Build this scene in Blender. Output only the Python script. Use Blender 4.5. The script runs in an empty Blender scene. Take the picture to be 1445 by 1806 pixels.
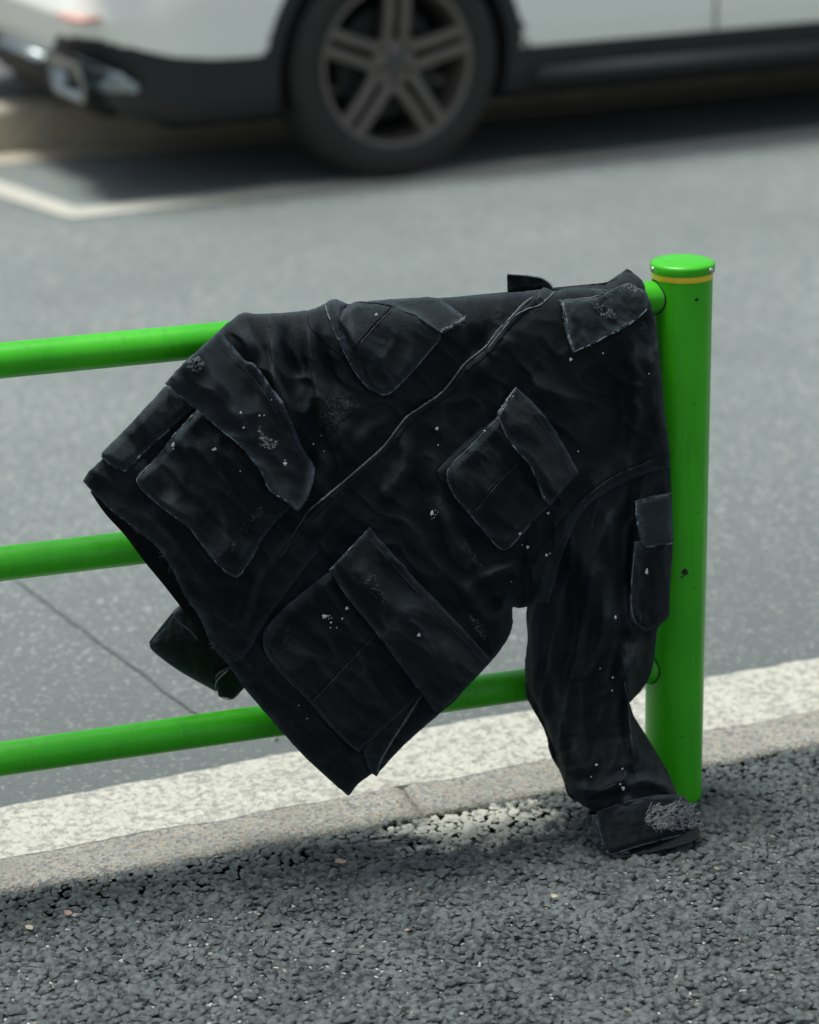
import bpy, bmesh, math, random
import numpy as np
from mathutils import Vector, Matrix
random.seed(7); RNG = np.random.default_rng(7)
S = bpy.context.scene

# ------------------------------------------------------------------ camera, sky, sun, exposure
LENS = 96.456
CR = np.array([0.94638082, -0.32278866, -0.01306998])     # camera right
CU = np.array([0.11295066, 0.2927126, 0.94950591])        # camera up
CF = np.array([0.30266399, 0.90007045, -0.31347679])      # camera forward
CC = np.array([-1.62851, -3.57841, 1.75575])
cam = bpy.data.cameras.new('camera'); co = bpy.data.objects.new('camera', cam); S.collection.objects.link(co)
M4 = Matrix.Identity(4)
for i in range(3):
    M4[i][0] = CR[i]; M4[i][1] = CU[i]; M4[i][2] = -CF[i]; M4[i][3] = CC[i]
co.matrix_world = M4
cam.sensor_fit = 'VERTICAL'; cam.sensor_height = 36; cam.sensor_width = 28.8; cam.lens = LENS
cam.clip_start = .05; cam.clip_end = 2000
cam.dof.use_dof = True; cam.dof.focus_distance = 3.86; cam.dof.aperture_fstop = 3.0
S.camera = co

SUN_ELEV, SUN_AZ = math.radians(77), math.radians(-66)      # azimuth from +Y towards +X: sun stands behind the fence
W = bpy.data.worlds.new('World'); S.world = W; W.use_nodes = True
nt = W.node_tree; nt.nodes.clear()
sky = nt.nodes.new('ShaderNodeTexSky'); sky.sky_type = 'NISHITA'; sky.sun_disc = False
sky.sun_elevation = SUN_ELEV; sky.sun_rotation = SUN_AZ; sky.dust_density = 3.0; sky.air_density = 1.0
hs = nt.nodes.new('ShaderNodeHueSaturation'); hs.inputs['Saturation'].default_value = .55; hs.inputs['Hue'].default_value = .465
bg = nt.nodes.new('ShaderNodeBackground'); bg.inputs['Strength'].default_value = .098
wo = nt.nodes.new('ShaderNodeOutputWorld')
nt.links.new(sky.outputs[0], hs.inputs['Color']); nt.links.new(hs.outputs[0], bg.inputs[0]); nt.links.new(bg.outputs[0], wo.inputs[0])
sl = bpy.data.lights.new('sun', 'SUN'); so = bpy.data.objects.new('sun', sl); S.collection.objects.link(so)
sl.energy = 2.7; sl.angle = math.radians(18); sl.color = (.96, 1, .935)
sdir = Vector((math.sin(SUN_AZ) * math.cos(SUN_ELEV), math.cos(SUN_AZ) * math.cos(SUN_ELEV), math.sin(SUN_ELEV)))
so.rotation_euler = sdir.to_track_quat('Z', 'Y').to_euler()
S.view_settings.view_transform = 'Standard'; S.view_settings.look = 'None'
S.view_settings.exposure = 0.50; S.view_settings.gamma = 1; S.view_settings.use_curve_mapping = False
S.render.engine = 'CYCLES'

# ------------------------------------------------------------------ helpers
def link(o, parent=None):
    S.collection.objects.link(o)
    if parent is not None: o.parent = parent
    return o
def mesh_obj(name, V, F, mat, parent=None, smooth=True):
    me = bpy.data.meshes.new(name)
    V = np.asarray(V, dtype=np.float64)
    if isinstance(F, np.ndarray) and F.ndim == 2:
        n = F.shape[1]
        me.vertices.add(len(V)); me.vertices.foreach_set('co', V.ravel())
        me.loops.add(F.size); me.loops.foreach_set('vertex_index', F.ravel().astype(np.int32))
        me.polygons.add(len(F)); me.polygons.foreach_set('loop_start', (np.arange(len(F)) * n).astype(np.int32))
        me.polygons.foreach_set('loop_total', np.full(len(F), n, dtype=np.int32))
        me.update(calc_edges=True); me.validate()
    else:
        me.from_pydata([tuple(v) for v in V], [], [tuple(f) for f in F]); me.update()
    if smooth: me.polygons.foreach_set('use_smooth', [True] * len(me.polygons))
    if mat: me.materials.append(mat)
    return link(bpy.data.objects.new(name, me), parent)
def empty(name, loc, label=None, cat=None, group=None, rotz=0):
    o = bpy.data.objects.new(name, None); o.location = loc; o.rotation_euler = (0, 0, rotz); o.empty_display_size = .1
    link(o); tag(o, label, cat, group); return o
def tag(o, label=None, cat=None, group=None, kind=None):
    if label: o['label'] = label
    if cat: o['category'] = cat
    if group: o['group'] = group
    if kind: o['kind'] = kind
    return o
class Nodes:
    def __init__(s, name):
        s.m = bpy.data.materials.new(name); s.m.use_nodes = True; s.t = s.m.node_tree; s.b = s.t.nodes['Principled BSDF']
        s.tc = s.t.nodes.new('ShaderNodeTexCoord'); s.geo = s.t.nodes.new('ShaderNodeNewGeometry')
    def n(s, typ, ins=None, **kw):
        x = s.t.nodes.new(typ)
        for k, v in kw.items(): setattr(x, k, v)
        for k, v in (ins or {}).items():
            if isinstance(v, bpy.types.NodeSocket): s.t.links.new(v, x.inputs[k])
            else: x.inputs[k].default_value = v
        return x
    def pos(s): return s.geo.outputs['Position']
    def noise(s, scale, detail=4, rough=.55, vec=None, dist=0.):
        return s.n('ShaderNodeTexNoise', {'Vector': vec or s.pos(), 'Scale': scale, 'Detail': detail, 'Roughness': rough, 'Distortion': dist}).outputs['Fac']
    def ramp(s, fac, *stops):
        r = s.n('ShaderNodeValToRGB', {'Fac': fac}); e = r.color_ramp.elements
        while len(e) < len(stops): e.new(.5)
        for k, (p, c) in enumerate(stops):
            e[k].position = p; e[k].color = (c, c, c, 1) if isinstance(c, (int, float)) else tuple(c) + (1,)
        return r.outputs['Color']
    def mix(s, fac, a, b, mode='MIX'):
        x = s.n('ShaderNodeMix', data_type='RGBA', blend_type=mode)
        for k, v in ((0, fac), (6, a), (7, b)):
            if isinstance(v, bpy.types.NodeSocket): s.t.links.new(v, x.inputs[k])
            else: x.inputs[k].default_value = v if k == 0 else (tuple(v) + (1,) if len(v) == 3 else v)
        return x.outputs[2]
    def math(s, op, a, b=0.):
        return s.n('ShaderNodeMath', {0: a, 1: b}, operation=op).outputs[0]
    def set(s, **kw):
        for k, v in kw.items():
            k = k.replace('_', ' ')
            if isinstance(v, bpy.types.NodeSocket): s.t.links.new(v, s.b.inputs[k])
            else: s.b.inputs[k].default_value = v if not isinstance(v, tuple) or len(v) == 4 else tuple(v) + (1,)
        return s
    def bump(s, h, strength=.3, dist=.001, normal=None):
        b = s.n('ShaderNodeBump', {'Height': h, 'Strength': strength, 'Distance': dist})
        if normal: s.t.links.new(normal, b.inputs['Normal'])
        s.t.links.new(b.outputs[0], s.b.inputs['Normal']); return b.outputs[0]
def simple(name, col, rough=.5, metal=0., coat=0., var=.12, scale=60):
    N = Nodes(name); f = N.noise(scale, 4)
    c2 = tuple(max(0, x * (1 - var * 2)) for x in col)
    N.set(Base_Color=N.mix(f, c2, tuple(x * (1 + var) for x in col)), Roughness=rough, Metallic=metal)
    N.b.inputs['Coat Weight'].default_value = coat
    return N.m

# numpy gradient noise -----------------------------------------------------------------
_perm = np.random.default_rng(11).permutation(256); _perm = np.concatenate([_perm, _perm])
_ga = np.random.default_rng(5).uniform(0, 2 * np.pi, 256); _g = np.stack([np.cos(_ga), np.sin(_ga)], 1)
def pn(x, y):
    x = np.asarray(x, float); y = np.asarray(y, float)
    xi = np.floor(x).astype(int); yi = np.floor(y).astype(int); xf = x - xi; yf = y - yi
    u = xf**3 * (xf * (xf * 6 - 15) + 10); v = yf**3 * (yf * (yf * 6 - 15) + 10)
    def g(a, b, dx, dy):
        h = _g[_perm[(_perm[a & 255] + b) & 255]]; return h[..., 0] * dx + h[..., 1] * dy
    n00 = g(xi, yi, xf, yf); n10 = g(xi + 1, yi, xf - 1, yf); n01 = g(xi, yi + 1, xf, yf - 1); n11 = g(xi + 1, yi + 1, xf - 1, yf - 1)
    return (n00 * (1 - u) + n10 * u) * (1 - v) + (n01 * (1 - u) + n11 * u) * v
def fbm(x, y, o=4, r=.5):
    s = 0; a = 1.
    for k in range(o): s = s + a * pn(x * 2**k + 17.3 * k, y * 2**k - 9.1 * k); a *= r
    return s
def sstep(x, a=0., b=1.):
    t = np.clip((x - a) / (b - a), 0, 1); return t * t * (3 - 2 * t)

# ------------------------------------------------------------------ materials
def mat_gravel_stone():
    N = Nodes('bitumen_coated_stone')
    a = N.noise(95, 1); b = N.noise(9, 4); c = N.noise(900, 3)
    col = N.mix(N.ramp(a, (.3, 0), (.7, 1)), (.014, .0175, .018), (.092, .106, .107))
    col = N.mix(N.math('MULTIPLY', N.ramp(b, (.4, 0), (.75, 1)), .35), col, (.19, .205, .205))
    # worn remains of white paint beside the kerb joint
    p = N.n('ShaderNodeMapping', {'Vector': N.pos(), 'Location': (.325, .002, 0), 'Rotation': (0, 0, 0)}, vector_type='POINT')
    sc = N.n('ShaderNodeMapping', {'Vector': p.outputs[0], 'Scale': (7.0, 11., 0)})
    ln = N.n('ShaderNodeVectorMath', {0: sc.outputs[0]}, operation='LENGTH').outputs['Value']
    nn = N.math('MULTIPLY', N.math('SUBTRACT', N.noise(26, 4, .7), .5), 2.4)
    msk = N.ramp(N.math('ADD', ln, nn), (.50, 1), (1., 0))
    nz = N.n('ShaderNodeSeparateXYZ', {0: N.geo.outputs['Normal']}).outputs[2]
    pm = N.math('MULTIPLY', msk, N.ramp(N.math('MULTIPLY', nz, N.ramp(c, (.25, .5), (.6, 1))), (.12, 0), (.4, 1)))
    col = N.mix(pm, col, (.52, .50, .43))
    # occasional pale or brownish chips
    d = N.noise(55, 1); col = N.mix(N.ramp(d, (.74, 0), (.76, 1)), col, (.26, .22, .18))
    N.set(Base_Color=col, Roughness=N.ramp(c, (.3, .55), (.7, .9)))
    N.bump(c, .6, .0006); return N.m
def mat_asphalt(name, lo, hi, scale=1., edge=False):
    N = Nodes(name)
    sp = N.n('ShaderNodeTexVoronoi', {'Vector': N.pos(), 'Scale': 160 * scale}, feature='F1')
    cell = N.n('ShaderNodeSeparateColor', {0: sp.outputs['Color']}).outputs[0]
    fine = N.noise(420 * scale, 3); big = N.noise(1.3, 5, .6)
    col = N.mix(N.ramp(cell, (.1, 0), (.9, 1)), lo, hi)
    col = N.mix(N.ramp(cell, (.90, 0), (.93, 1)), col, (.58, .57, .54))
    col = N.mix(N.ramp(fine, (.35, .5), (.6, 0)), col, tuple(x * .4 for x in lo))
    col = N.mix(N.math('MULTIPLY', N.ramp(big, (.38, 0), (.65, 1)), .45), col, tuple(x * .75 for x in lo))
    if edge:   # darker along the near kerb, fading to the plain tone across the road
        yy = N.n('ShaderNodeSeparateXYZ', {0: N.pos()}).outputs[1]
        g = N.ramp(N.math('ADD', N.math('MULTIPLY', yy, .5), N.math('MULTIPLY', N.math('SUBTRACT', big, .5), .5)), (.15, .62), (.95, 0))
        col = N.mix(g, col, tuple(x * .42 for x in lo))
    N.set(Base_Color=col, Roughness=.62)
    h = N.math('ADD', sp.outputs['Distance'], fine); N.bump(h, .7, .003); return N.m
def mat_concrete(name, base=(.29, .28, .25), speck=1.):
    N = Nodes(name)
    v = N.n('ShaderNodeTexVoronoi', {'Vector': N.pos(), 'Scale': 210}, feature='F1')
    c = N.n('ShaderNodeSeparateColor', {0: v.outputs['Color']})
    col = N.mix(N.ramp(c.outputs[0], (.0, 0), (1, 1)), tuple(x * .62 for x in base), tuple(x * 1.3 for x in base))
    col = N.mix(N.ramp(c.outputs[1], (.86, 0), (.9, .7)), col, (.42, .30, .2))
    col = N.mix(N.ramp(c.outputs[2], (.88, 0), (.92, .85)), col, (.11, .115, .13))
    big = N.noise(6, 5); col = N.mix(N.math('MULTIPLY', N.ramp(big, (.4, 0), (.7, 1)), .5), col, tuple(x * .6 for x in base))
    # soil collected along the gravel joint edge
    N.set(Base_Color=col, Roughness=.85)
    N.bump(N.math('ADD', v.outputs['Distance'], N.noise(300, 3)), .8, .0025); return N.m
def mat_roadpaint(name='worn_white_road_paint', hole=.475):
    N = Nodes(name)
    v = N.n('ShaderNodeTexVoronoi', {'Vector': N.pos(), 'Scale': 85}, feature='F1')
    pit = N.math('ADD', N.noise(62, 5, .8, dist=.4), N.math('MULTIPLY', N.noise(14, 3), 0.12)); pit = N.math('SUBTRACT', pit, .06 - .0)
    a = N.ramp(pit, (hole - .035, .05), (hole + .035, 1))
    col = N.mix(N.noise(9, 4), (.46, .445, .39), (.60, .58, .51))
    col = N.mix(a, N.mix(N.noise(40), (.20, .19, .165), (.42, .40, .36)), col)
    col = N.mix(N.ramp(N.noise(2.3, 5, .7), (.62, 0), (.8, .6)), col, (.38, .36, .33))
    N.set(Base_Color=col, Roughness=.7); N.bump(N.math('ADD', pit, v.outputs['Distance']), .8, .007); return N.m
def mat_green():
    N = Nodes('glossy_green_paint')
    w = N.noise(5, 4); g = N.noise(38, 5, .7); s = N.noise(120, 3, .8)
    col = N.mix(N.ramp(w, (.3, 0), (.7, 1)), (.026, .38, .003), (.052, .49, .006))
    zz = N.n('ShaderNodeMapping', {'Vector': N.pos(), 'Scale': (1, 1, .12)}).outputs[0]
    st = N.noise(60, 5, .7, vec=zz); col = N.mix(N.math('MULTIPLY', N.ramp(st, (.5, 0), (.72, 1)), .28), col, (.02, .13, .012))
    col = N.mix(N.ramp(g, (.71, 0), (.74, .85)), col, (.02, .05, .02))
    col = N.mix(N.ramp(s, (.735, 0), (.75, .8)), col, (.02, .035, .02))
    N.set(Base_Color=col, Roughness=N.ramp(w, (.3, .36), (.8, .46)), Metallic=0.)
    N.b.inputs['Specular IOR Level'].default_value = .42; N.b.inputs['Coat Weight'].default_value = .06; N.b.inputs['Coat Roughness'].default_value = .3
    N.bump(N.noise(240, 2), .05, .0006); return N.m
def mat_denim(name, base=(.0056, .0082, .0100), fade=(.066, .092, .112), amount=1.):
    N = Nodes(name)
    at = N.n('ShaderNodeAttribute', attribute_name='wear').outputs['Fac']
    a = N.noise(11, 5, .66, dist=.2); b = N.noise(62, 5, .75); fine = N.noise(800, 2); mid = N.noise(150, 3, .7)
    f = N.math('MULTIPLY', N.ramp(a, (.46, 0), (.70, 1)), N.ramp(b, (.25, .45), (.75, 1)))
    f = N.math('MULTIPLY', f, .15 * amount)
    e = N.math('MULTIPLY', at, N.ramp(b, (.3, .55), (.62, 1)))
    f = N.math('ADD', f, N.math('MULTIPLY', e, .85))
    f = N.math('MULTIPLY', f, N.ramp(mid, (.3, .45), (.7, 1.5)))
    f = N.math('ADD', f, N.math('MULTIPLY', N.ramp(N.noise(520, 2, .8), (.45, 0), (.75, 1)), .10))
    col = N.mix(N.n('ShaderNodeClamp', {0: f}).outputs[0], base, fade)
    tw = N.n('ShaderNodeTexWave', {'Vector': N.pos(), 'Scale': 520, 'Distortion': 1.2, 'Detail': 1}, bands_direction='DIAGONAL').outputs['Fac']
    col = N.mix(N.math('MULTIPLY', fine, .5), col, tuple(x * .35 for x in base))
    N.set(Base_Color=col, Roughness=.66)
    N.b.inputs['Sheen Weight'].default_value = .015; N.b.inputs['Sheen Roughness'].default_value = .5
    N.b.inputs['Specular IOR Level'].default_value = .17
    n1 = N.bump(N.math('ADD', tw, N.math('MULTIPLY', fine, 1.5)), .35, .0005)
    n2 = N.bump(b, .10, .002, n1); N.bump(N.math('ADD', mid, N.noise(420, 2, .8)), .75, .0013, n2)
    return N.m
GREEN = mat_green(); DENIM = mat_denim('washed_black_cotton'); DENIM_PALE = mat_denim('paler_washed_black_cotton', (.0120, .0165, .0200), (.080, .108, .132), .7); DENIM_D = mat_denim('black_cotton_inside', (.006, .0066, .0072), (.014, .016, .018), .5)  # second cotton has a paler base tone, for upper pocket parts and collar
EDGE = simple('worn_seam_edge', (.15, .175, .19), .9, var=.45, scale=260)
EDGE_D = simple('dark_seam_edge', (.05, .06, .068), .9, var=.4, scale=260)
STITCH = simple('black_stitch_thread', (.004, .0045, .005), .8)
THREAD = simple('pale_frayed_thread', (.52, .54, .55), .9, var=.4, scale=400)
THREAD_D = simple('grey_frayed_thread', (.12, .145, .165), .9, var=.4, scale=400)
PAINTW = simple('white_paint_speck', (.68, .71, .72), .5)

# ------------------------------------------------------------------ ground, road, kerbs
def strip(name, x0, x1, ya, yb, sa, sb, z, mat, parent=None, nx=2, skirt=.0, edge_noise=0.):
    """flat strip between the lines y = ya + sa*x and y = yb + sb*x, with an optional skirt"""
    V = []; Fc = []
    xs = np.linspace(x0, x1, nx)
    for x in xs:
        na = edge_noise * float(fbm(x * 9., 3.3, 4, .6)) ; nb = edge_noise * float(fbm(x * 9., 7.7, 4, .6))
        V += [(x, ya + sa * x + na, z), (x, yb + sb * x + nb, z)]
    for i in range(nx - 1): Fc.append((2*i, 2*i+2, 2*i+3, 2*i+1))
    if skirt:
        n = len(V); V += [(v[0], v[1], v[2] - skirt) for v in V]
        for i in range(nx - 1):
            a, b = 2*i, 2*i+2; Fc.append((a, n+a, n+b, b)); a, b = 2*i+1, 2*i+3; Fc.append((a, b, n+b, n+a))
        Fc.append((0, 1, n+1, n)); e = 2*(nx-1); Fc.append((e, n+e, n+e+1, e+1))
    return mesh_obj(name, V, Fc, mat, parent, smooth=False)
ASPH = mat_asphalt('road_asphalt', (.168, .190, .186), (.248, .278, .272), 1., True)
BASE = mat_asphalt('dark_bitumen_bed', (.028, .031, .032), (.055, .06, .06))
SIDE = mat_asphalt('porous_asphalt_far', (.05, .054, .056), (.12, .124, .128), .6)
CONC = mat_concrete('exposed_aggregate_concrete'); CONC2 = mat_concrete('weathered_kerb_concrete', (.52, .46, .36))
PAINTR = mat_roadpaint(); PAINTF = mat_roadpaint('white_bay_paint', .20)
g = mesh_obj('ground', [(-500, -500, -.08), (500, -500, -.08), (500, 500, -.08), (-500, 500, -.08)], [(0, 1, 2, 3)], SIDE, smooth=False); tag(g, kind='structure')
walk = strip('sidewalk', -60, 60, -6, .068, 0, .055, -.006, BASE); tag(walk, kind='structure')
road = strip('road', -60, 60, .196, 5.47, .065, .118, -.004, ASPH); tag(road, kind='structure')
# white edge line: rough bottom edge over the kerb side
ln = strip('edge_line', -20, 20, .183, .388, .065, .085, .0051, PAINTR, road, nx=3200, skirt=.012, edge_noise=.009)
# bay marking by the far kerb: long line and the short side at its corner
def quad(name, pts, z, mat, parent): return mesh_obj(name, [(x, y, z) for x, y in pts], [tuple(range(len(pts)))], mat, parent, smooth=False)
quad('bay_line', [(.02, 4.535), (9.0, 5.70), (9.0, 5.84), (.08, 4.675)], .0005, PAINTF, road)
quad('bay_line', [(.02, 4.539), (.08, 4.675), (-.12, 5.37), (-.26, 5.37)], .0009, PAINTF, road)
# cracks and patches of the near carriageway
TAR = simple('tar_sealed_crack', (.12, .13, .13), .8, var=.3)
def crack(pts, w, name='crack'):
    V = []; Fc = []; P = []
    for (a, b) in zip(pts[:-1], pts[1:]):
        n = 26
        for k in range(n): P.append((a[0] + (b[0]-a[0])*k/n, a[1] + (b[1]-a[1])*k/n))
    P.append(pts[-1])
    for i, (x, y) in enumerate(P):
        jx = .005 * float(fbm(i * .31, 2.2, 3)); ww = w * (.45 + .9 * abs(float(fbm(i * .4, 9.2, 3)))); 
        V += [(x + jx - ww, y + jx, .0), (x + jx + ww, y + jx * .6, .0)]
    for i in range(len(P) - 1): Fc.append((2*i, 2*i+1, 2*i+3, 2*i+2))
    return mesh_obj(name, V, Fc, TAR, road, smooth=False)
crack([(-.765, 1.34), (-.751, 1.26), (-.612, .568), (-.59, .46)], .004)
crack([(-.50, .62), (-.49, .50), (-.52, .42)], .0035)
# kerb: separate stones with recessed joints
kerb = strip('kerb', -30, 30, .082, .19, .055, .065, -.0055, BASE); tag(kerb, kind='structure')
def kerb_stone_mesh(x0, x1):
    bm = bmesh.new(); nx, ny = 60, 12; b = .004
    vs = []
    for i in range(nx + 1):
        x = x0 + (x1 - x0) * i / nx; row = []
        for j in range(ny + 1):
            ya = .074 + .055 * x; yb = .1965 + .065 * x
            y = ya + (yb - ya) * j / ny
            e = min(min(i, nx - i) / 1.0, min(j, ny - j) / 1.0)
            z = .0045 - (.005 if e < 1 else 0) + .0012 * float(fbm(x * 12, y * 12, 3))
            if j == 0: y += .005 * float(fbm(x * 22, 1.7, 4, .65))
            row.append(bm.verts.new((x, y, z)))
        vs.append(row)
    for i in range(nx):
        for j in range(ny): bm.faces.new((vs[i][j], vs[i+1][j], vs[i+1][j+1], vs[i][j+1]))
    ring = [vs[i][0] for i in range(nx + 1)] + [vs[nx][j] for j in range(1, ny + 1)] + [vs[i][ny] for i in range(nx - 1, -1, -1)] + [vs[0][j] for j in range(ny - 1, 0, -1)]
    low = [bm.verts.new((v.co.x, v.co.y, -.05)) for v in ring]
    for k in range(len(ring)):
        k2 = (k + 1) % len(ring); bm.faces.new((ring[k2], ring[k], low[k], low[k2]))
    me = bpy.data.meshes.new('kerb_stone'); bm.to_mesh(me); bm.free(); me.materials.append(CONC)
    for p_ in me.polygons: p_.use_smooth = True
    return me
xj = -.388
for k in range(-5, 7):
    a = xj + k * 1.0 + .0015; o = bpy.data.objects.new('kerb_stone', kerb_stone_mesh(a, a + .997)); link(o, kerb)
# far side: gutter, kerb face, far pavement (a little above the road)
A67 = math.tan(math.radians(6.7))
gut = strip('gutter', -40, 60, 5.47, 5.64, A67, A67, 0.002, CONC2, skirt=.05); tag(gut, kind='structure')
V = []; Fc = []
fk = empty('far_kerb', (0, 0, 0)); tag(fk, kind='structure'); del_ = None
for k in range(-14, 24):
    a = k * .6
    def q(x, y, z): return (x, y + A67 * x, z)
    vv = [q(a + .004, 5.645, -.02), q(a + .596, 5.645, -.02), q(a + .596, 5.655, .135), q(a + .004, 5.655, .135), q(a + .596, 5.67, .15), q(a + .004, 5.67, .15), q(a + .596, 5.82, .15), q(a + .004, 5.82, .15), q(a + .596, 5.82, -.02), q(a + .004, 5.82, -.02)]
    mesh_obj('kerb_stone', vv, [(0, 1, 2, 3), (3, 2, 4, 5), (5, 4, 6, 7), (7, 6, 8, 9), (0, 3, 5, 7, 9), (1, 8, 6, 4, 2)], CONC2, fk, smooth=False)
fw = strip('far_sidewalk', -60, 60, 5.825, 12, A67, A67, .145, mat_asphalt('far_pavement_asphalt', (.10, .10, .10), (.17, .168, .165)), skirt=.2); tag(fw, kind='structure')

# gravel-like porous asphalt surface: thousands of small coated stones pressed into the bed
def gravel():
    sp = .0116; xs = np.arange(-1.75, 1.05, sp); ys = np.arange(-1.15, .14, sp)
    X, Y = np.meshgrid(xs, ys); X = X + (np.arange(len(ys))[:, None] % 2) * sp * .5
    X = X.ravel() + RNG.uniform(-.36, .36, X.size) * sp; Y = Y.ravel() + RNG.uniform(-.36, .36, Y.size) * sp
    keep = (Y < .0755 + .055 * X - .003 + .004 * fbm(X * 25, Y * 25, 2)) & (np.hypot(X, Y) > .0475)
    X, Y = X[keep], Y[keep]; n = len(X)
    size = np.clip(RNG.lognormal(math.log(.0066), .24, n), .0036, .0104)
    Z = -.0056 + RNG.normal(0, .0011, n) + .0022 * fbm(X * 7, Y * 7, 3)
    near = np.clip((Y - (.0755 + .055 * X) + .05) / .05, 0, 1); Z -= near * .0
    me = bpy.data.meshes.new('gravel'); me.vertices.add(n); me.vertices.foreach_set('co', np.stack([X, Y, Z], 1).ravel())
    a = me.attributes.new('rot', 'FLOAT_VECTOR', 'POINT'); a.data.foreach_set('vector', np.stack([RNG.normal(0, .2, n), RNG.normal(0, .2, n), RNG.uniform(0, 6.283, n)], 1).ravel())
    sc = np.stack([size * RNG.uniform(.95, 1.35, n), size * RNG.uniform(.75, 1.05, n), size * RNG.uniform(.45, .75, n)], 1)
    a = me.attributes.new('scl', 'FLOAT_VECTOR', 'POINT'); a.data.foreach_set('vector', sc.ravel())
    a = me.attributes.new('pick', 'INT', 'POINT'); a.data.foreach_set('value', RNG.integers(0, 8, n))
    o = link(bpy.data.objects.new('gravel', me)); tag(o, 'dark grey bitumen coated stones of the porous pavement in the foreground', 'gravel', kind='stuff')
    ng = bpy.data.node_groups.new('stones', 'GeometryNodeTree')
    ng.interface.new_socket('Geometry', in_out='INPUT', socket_type='NodeSocketGeometry'); ng.interface.new_socket('Geometry', in_out='OUTPUT', socket_type='NodeSocketGeometry')
    N = ng.nodes; L = ng.links; gi = N.new('NodeGroupInput'); go = N.new('NodeGroupOutput')
    g2i = N.new('GeometryNodeGeometryToInstance')
    for k in range(8):
        ico = N.new('GeometryNodeMeshIcoSphere'); ico.inputs['Radius'].default_value = 1.; ico.inputs['Subdivisions'].default_value = 2
        # lumpy facets: snap a noise on the position
        po = N.new('GeometryNodeInputPosition')
        nz = N.new('ShaderNodeTexNoise'); nz.noise_dimensions = '4D'; nz.inputs['W'].default_value = k * 3.7; nz.inputs['Scale'].default_value = 1.05; nz.inputs['Detail'].default_value = 2.5; nz.inputs['Roughness'].default_value = .6
        L.new(po.outputs[0], nz.inputs['Vector'])
        sb = N.new('ShaderNodeVectorMath'); sb.operation = 'SUBTRACT'; sb.inputs[1].default_value = (.5, .5, .5); L.new(nz.outputs['Color'], sb.inputs[0])
        sc_ = N.new('ShaderNodeVectorMath'); sc_.operation = 'SCALE'; sc_.inputs['Scale'].default_value = 2.3; L.new(sb.outputs[0], sc_.inputs[0])
        st = N.new('GeometryNodeSetPosition'); L.new(ico.outputs['Mesh'], st.inputs['Geometry']); L.new(sc_.outputs[0], st.inputs['Offset'])
        hull = N.new('GeometryNodeConvexHull'); L.new(st.outputs[0], hull.inputs[0]); ss = N.new('GeometryNodeSetShadeSmooth'); ss.inputs['Shade Smooth'].default_value = False; L.new(hull.outputs[0], ss.inputs[0]); L.new(ss.outputs[0], g2i.inputs[0])
    iop = N.new('GeometryNodeInstanceOnPoints'); iop.inputs['Pick Instance'].default_value = True
    L.new(gi.outputs[0], iop.inputs['Points']); L.new(g2i.outputs[0], iop.inputs['Instance'])
    for nm, dt, sock in (('rot', 'FLOAT_VECTOR', 'Rotation'), ('scl', 'FLOAT_VECTOR', 'Scale'), ('pick', 'INT', 'Instance Index')):
        na = N.new('GeometryNodeInputNamedAttribute'); na.data_type = dt; na.inputs['Name'].default_value = nm
        L.new(na.outputs['Attribute'], iop.inputs[sock])
    sm = N.new('GeometryNodeSetMaterial'); sm.inputs['Material'].default_value = mat_gravel_stone()
    L.new(iop.outputs[0], sm.inputs[0]); L.new(sm.outputs[0], go.inputs[0])
    md = o.modifiers.new('stones', 'NODES'); md.node_group = ng
gravel()

# ------------------------------------------------------------------ fence
def lathe(name, prof, mat, parent=None, n=64, loc=(0, 0, 0), axis='Z', smooth=True, caps=True):
    V = []; Fc = []
    for r, z in prof:
        for k in range(n):
            a = 2 * math.pi * k / n; x, y = r * math.cos(a), r * math.sin(a)
            V.append((x, y, z) if axis == 'Z' else (z, x, y) if axis == 'X' else (x, z, y))
    m = len(prof)
    for i in range(m - 1):
        for k in range(n):
            k2 = (k + 1) % n; f = (i*n+k, i*n+k2, (i+1)*n+k2, (i+1)*n+k); Fc.append(f if axis != 'Y' else f[::-1])
    if caps and prof[0][0] > 1e-6: Fc.append(tuple(range(n))[::-1])
    if caps and prof[-1][0] > 1e-6: Fc.append(tuple((m-1)*n + k for k in range(n)))
    V = [(v[0] + loc[0], v[1] + loc[1], v[2] + loc[2]) for v in V]
    o = mesh_obj(name, V, Fc, mat, parent, smooth=smooth)
    md = o.modifiers.new('es', 'EDGE_SPLIT'); md.split_angle = math.radians(38)
    return o
RP, RR = .0445, .0243
H1, H2, H3 = .7942, .5052, .2145
fence = empty('pedestrian_fence', (0, 0, 0), 'green tubular steel roadside fence with three rails and a round end post', 'fence')
YEL = simple('yellow_reflective_band', (.98, .70, .03), .4, var=.1, scale=120)
STEEL = simple('rivet_steel', (.45, .45, .44), .35, metal=.8)
SCUFF = simple('scuff_mark', (.018, .03, .018), .8)
for px in (0., -2.0):
    lathe('post', [(RP, -.15), (RP, .832)], GREEN, fence, 96, (px, 0, 0))
    lathe('reflective_band', [(RP + .0004, .8208), (RP + .0007, .8212), (RP + .0007, .8302), (RP + .0004, .8306)], YEL, fence, 96, (px, 0, 0))
    lathe('cap', [(RP + .0008, .8300), (.0472, .8304), (.0475, .8315), (.0475, .8395), (.0471, .8418), (.0456, .8436), (.041, .8455), (.030, .8476), (.015, .8490), (.0, .8494)], GREEN, fence, 96, (px, 0, 0))
    for a in (math.radians(-180), math.radians(-54), math.radians(62)):
        r = lathe('rivet', [(.0048, 0), (.0046, .0012), (.0035, .0024), (.0018, .003), (0, .0032)], STEEL, fence, 16)
        r.location = (px + .0473 * math.cos(a), .0473 * math.sin(a), .8355); r.rotation_euler = Vector((math.cos(a), math.sin(a), 0)).to_track_quat('Z', 'Y').to_euler()
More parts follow.
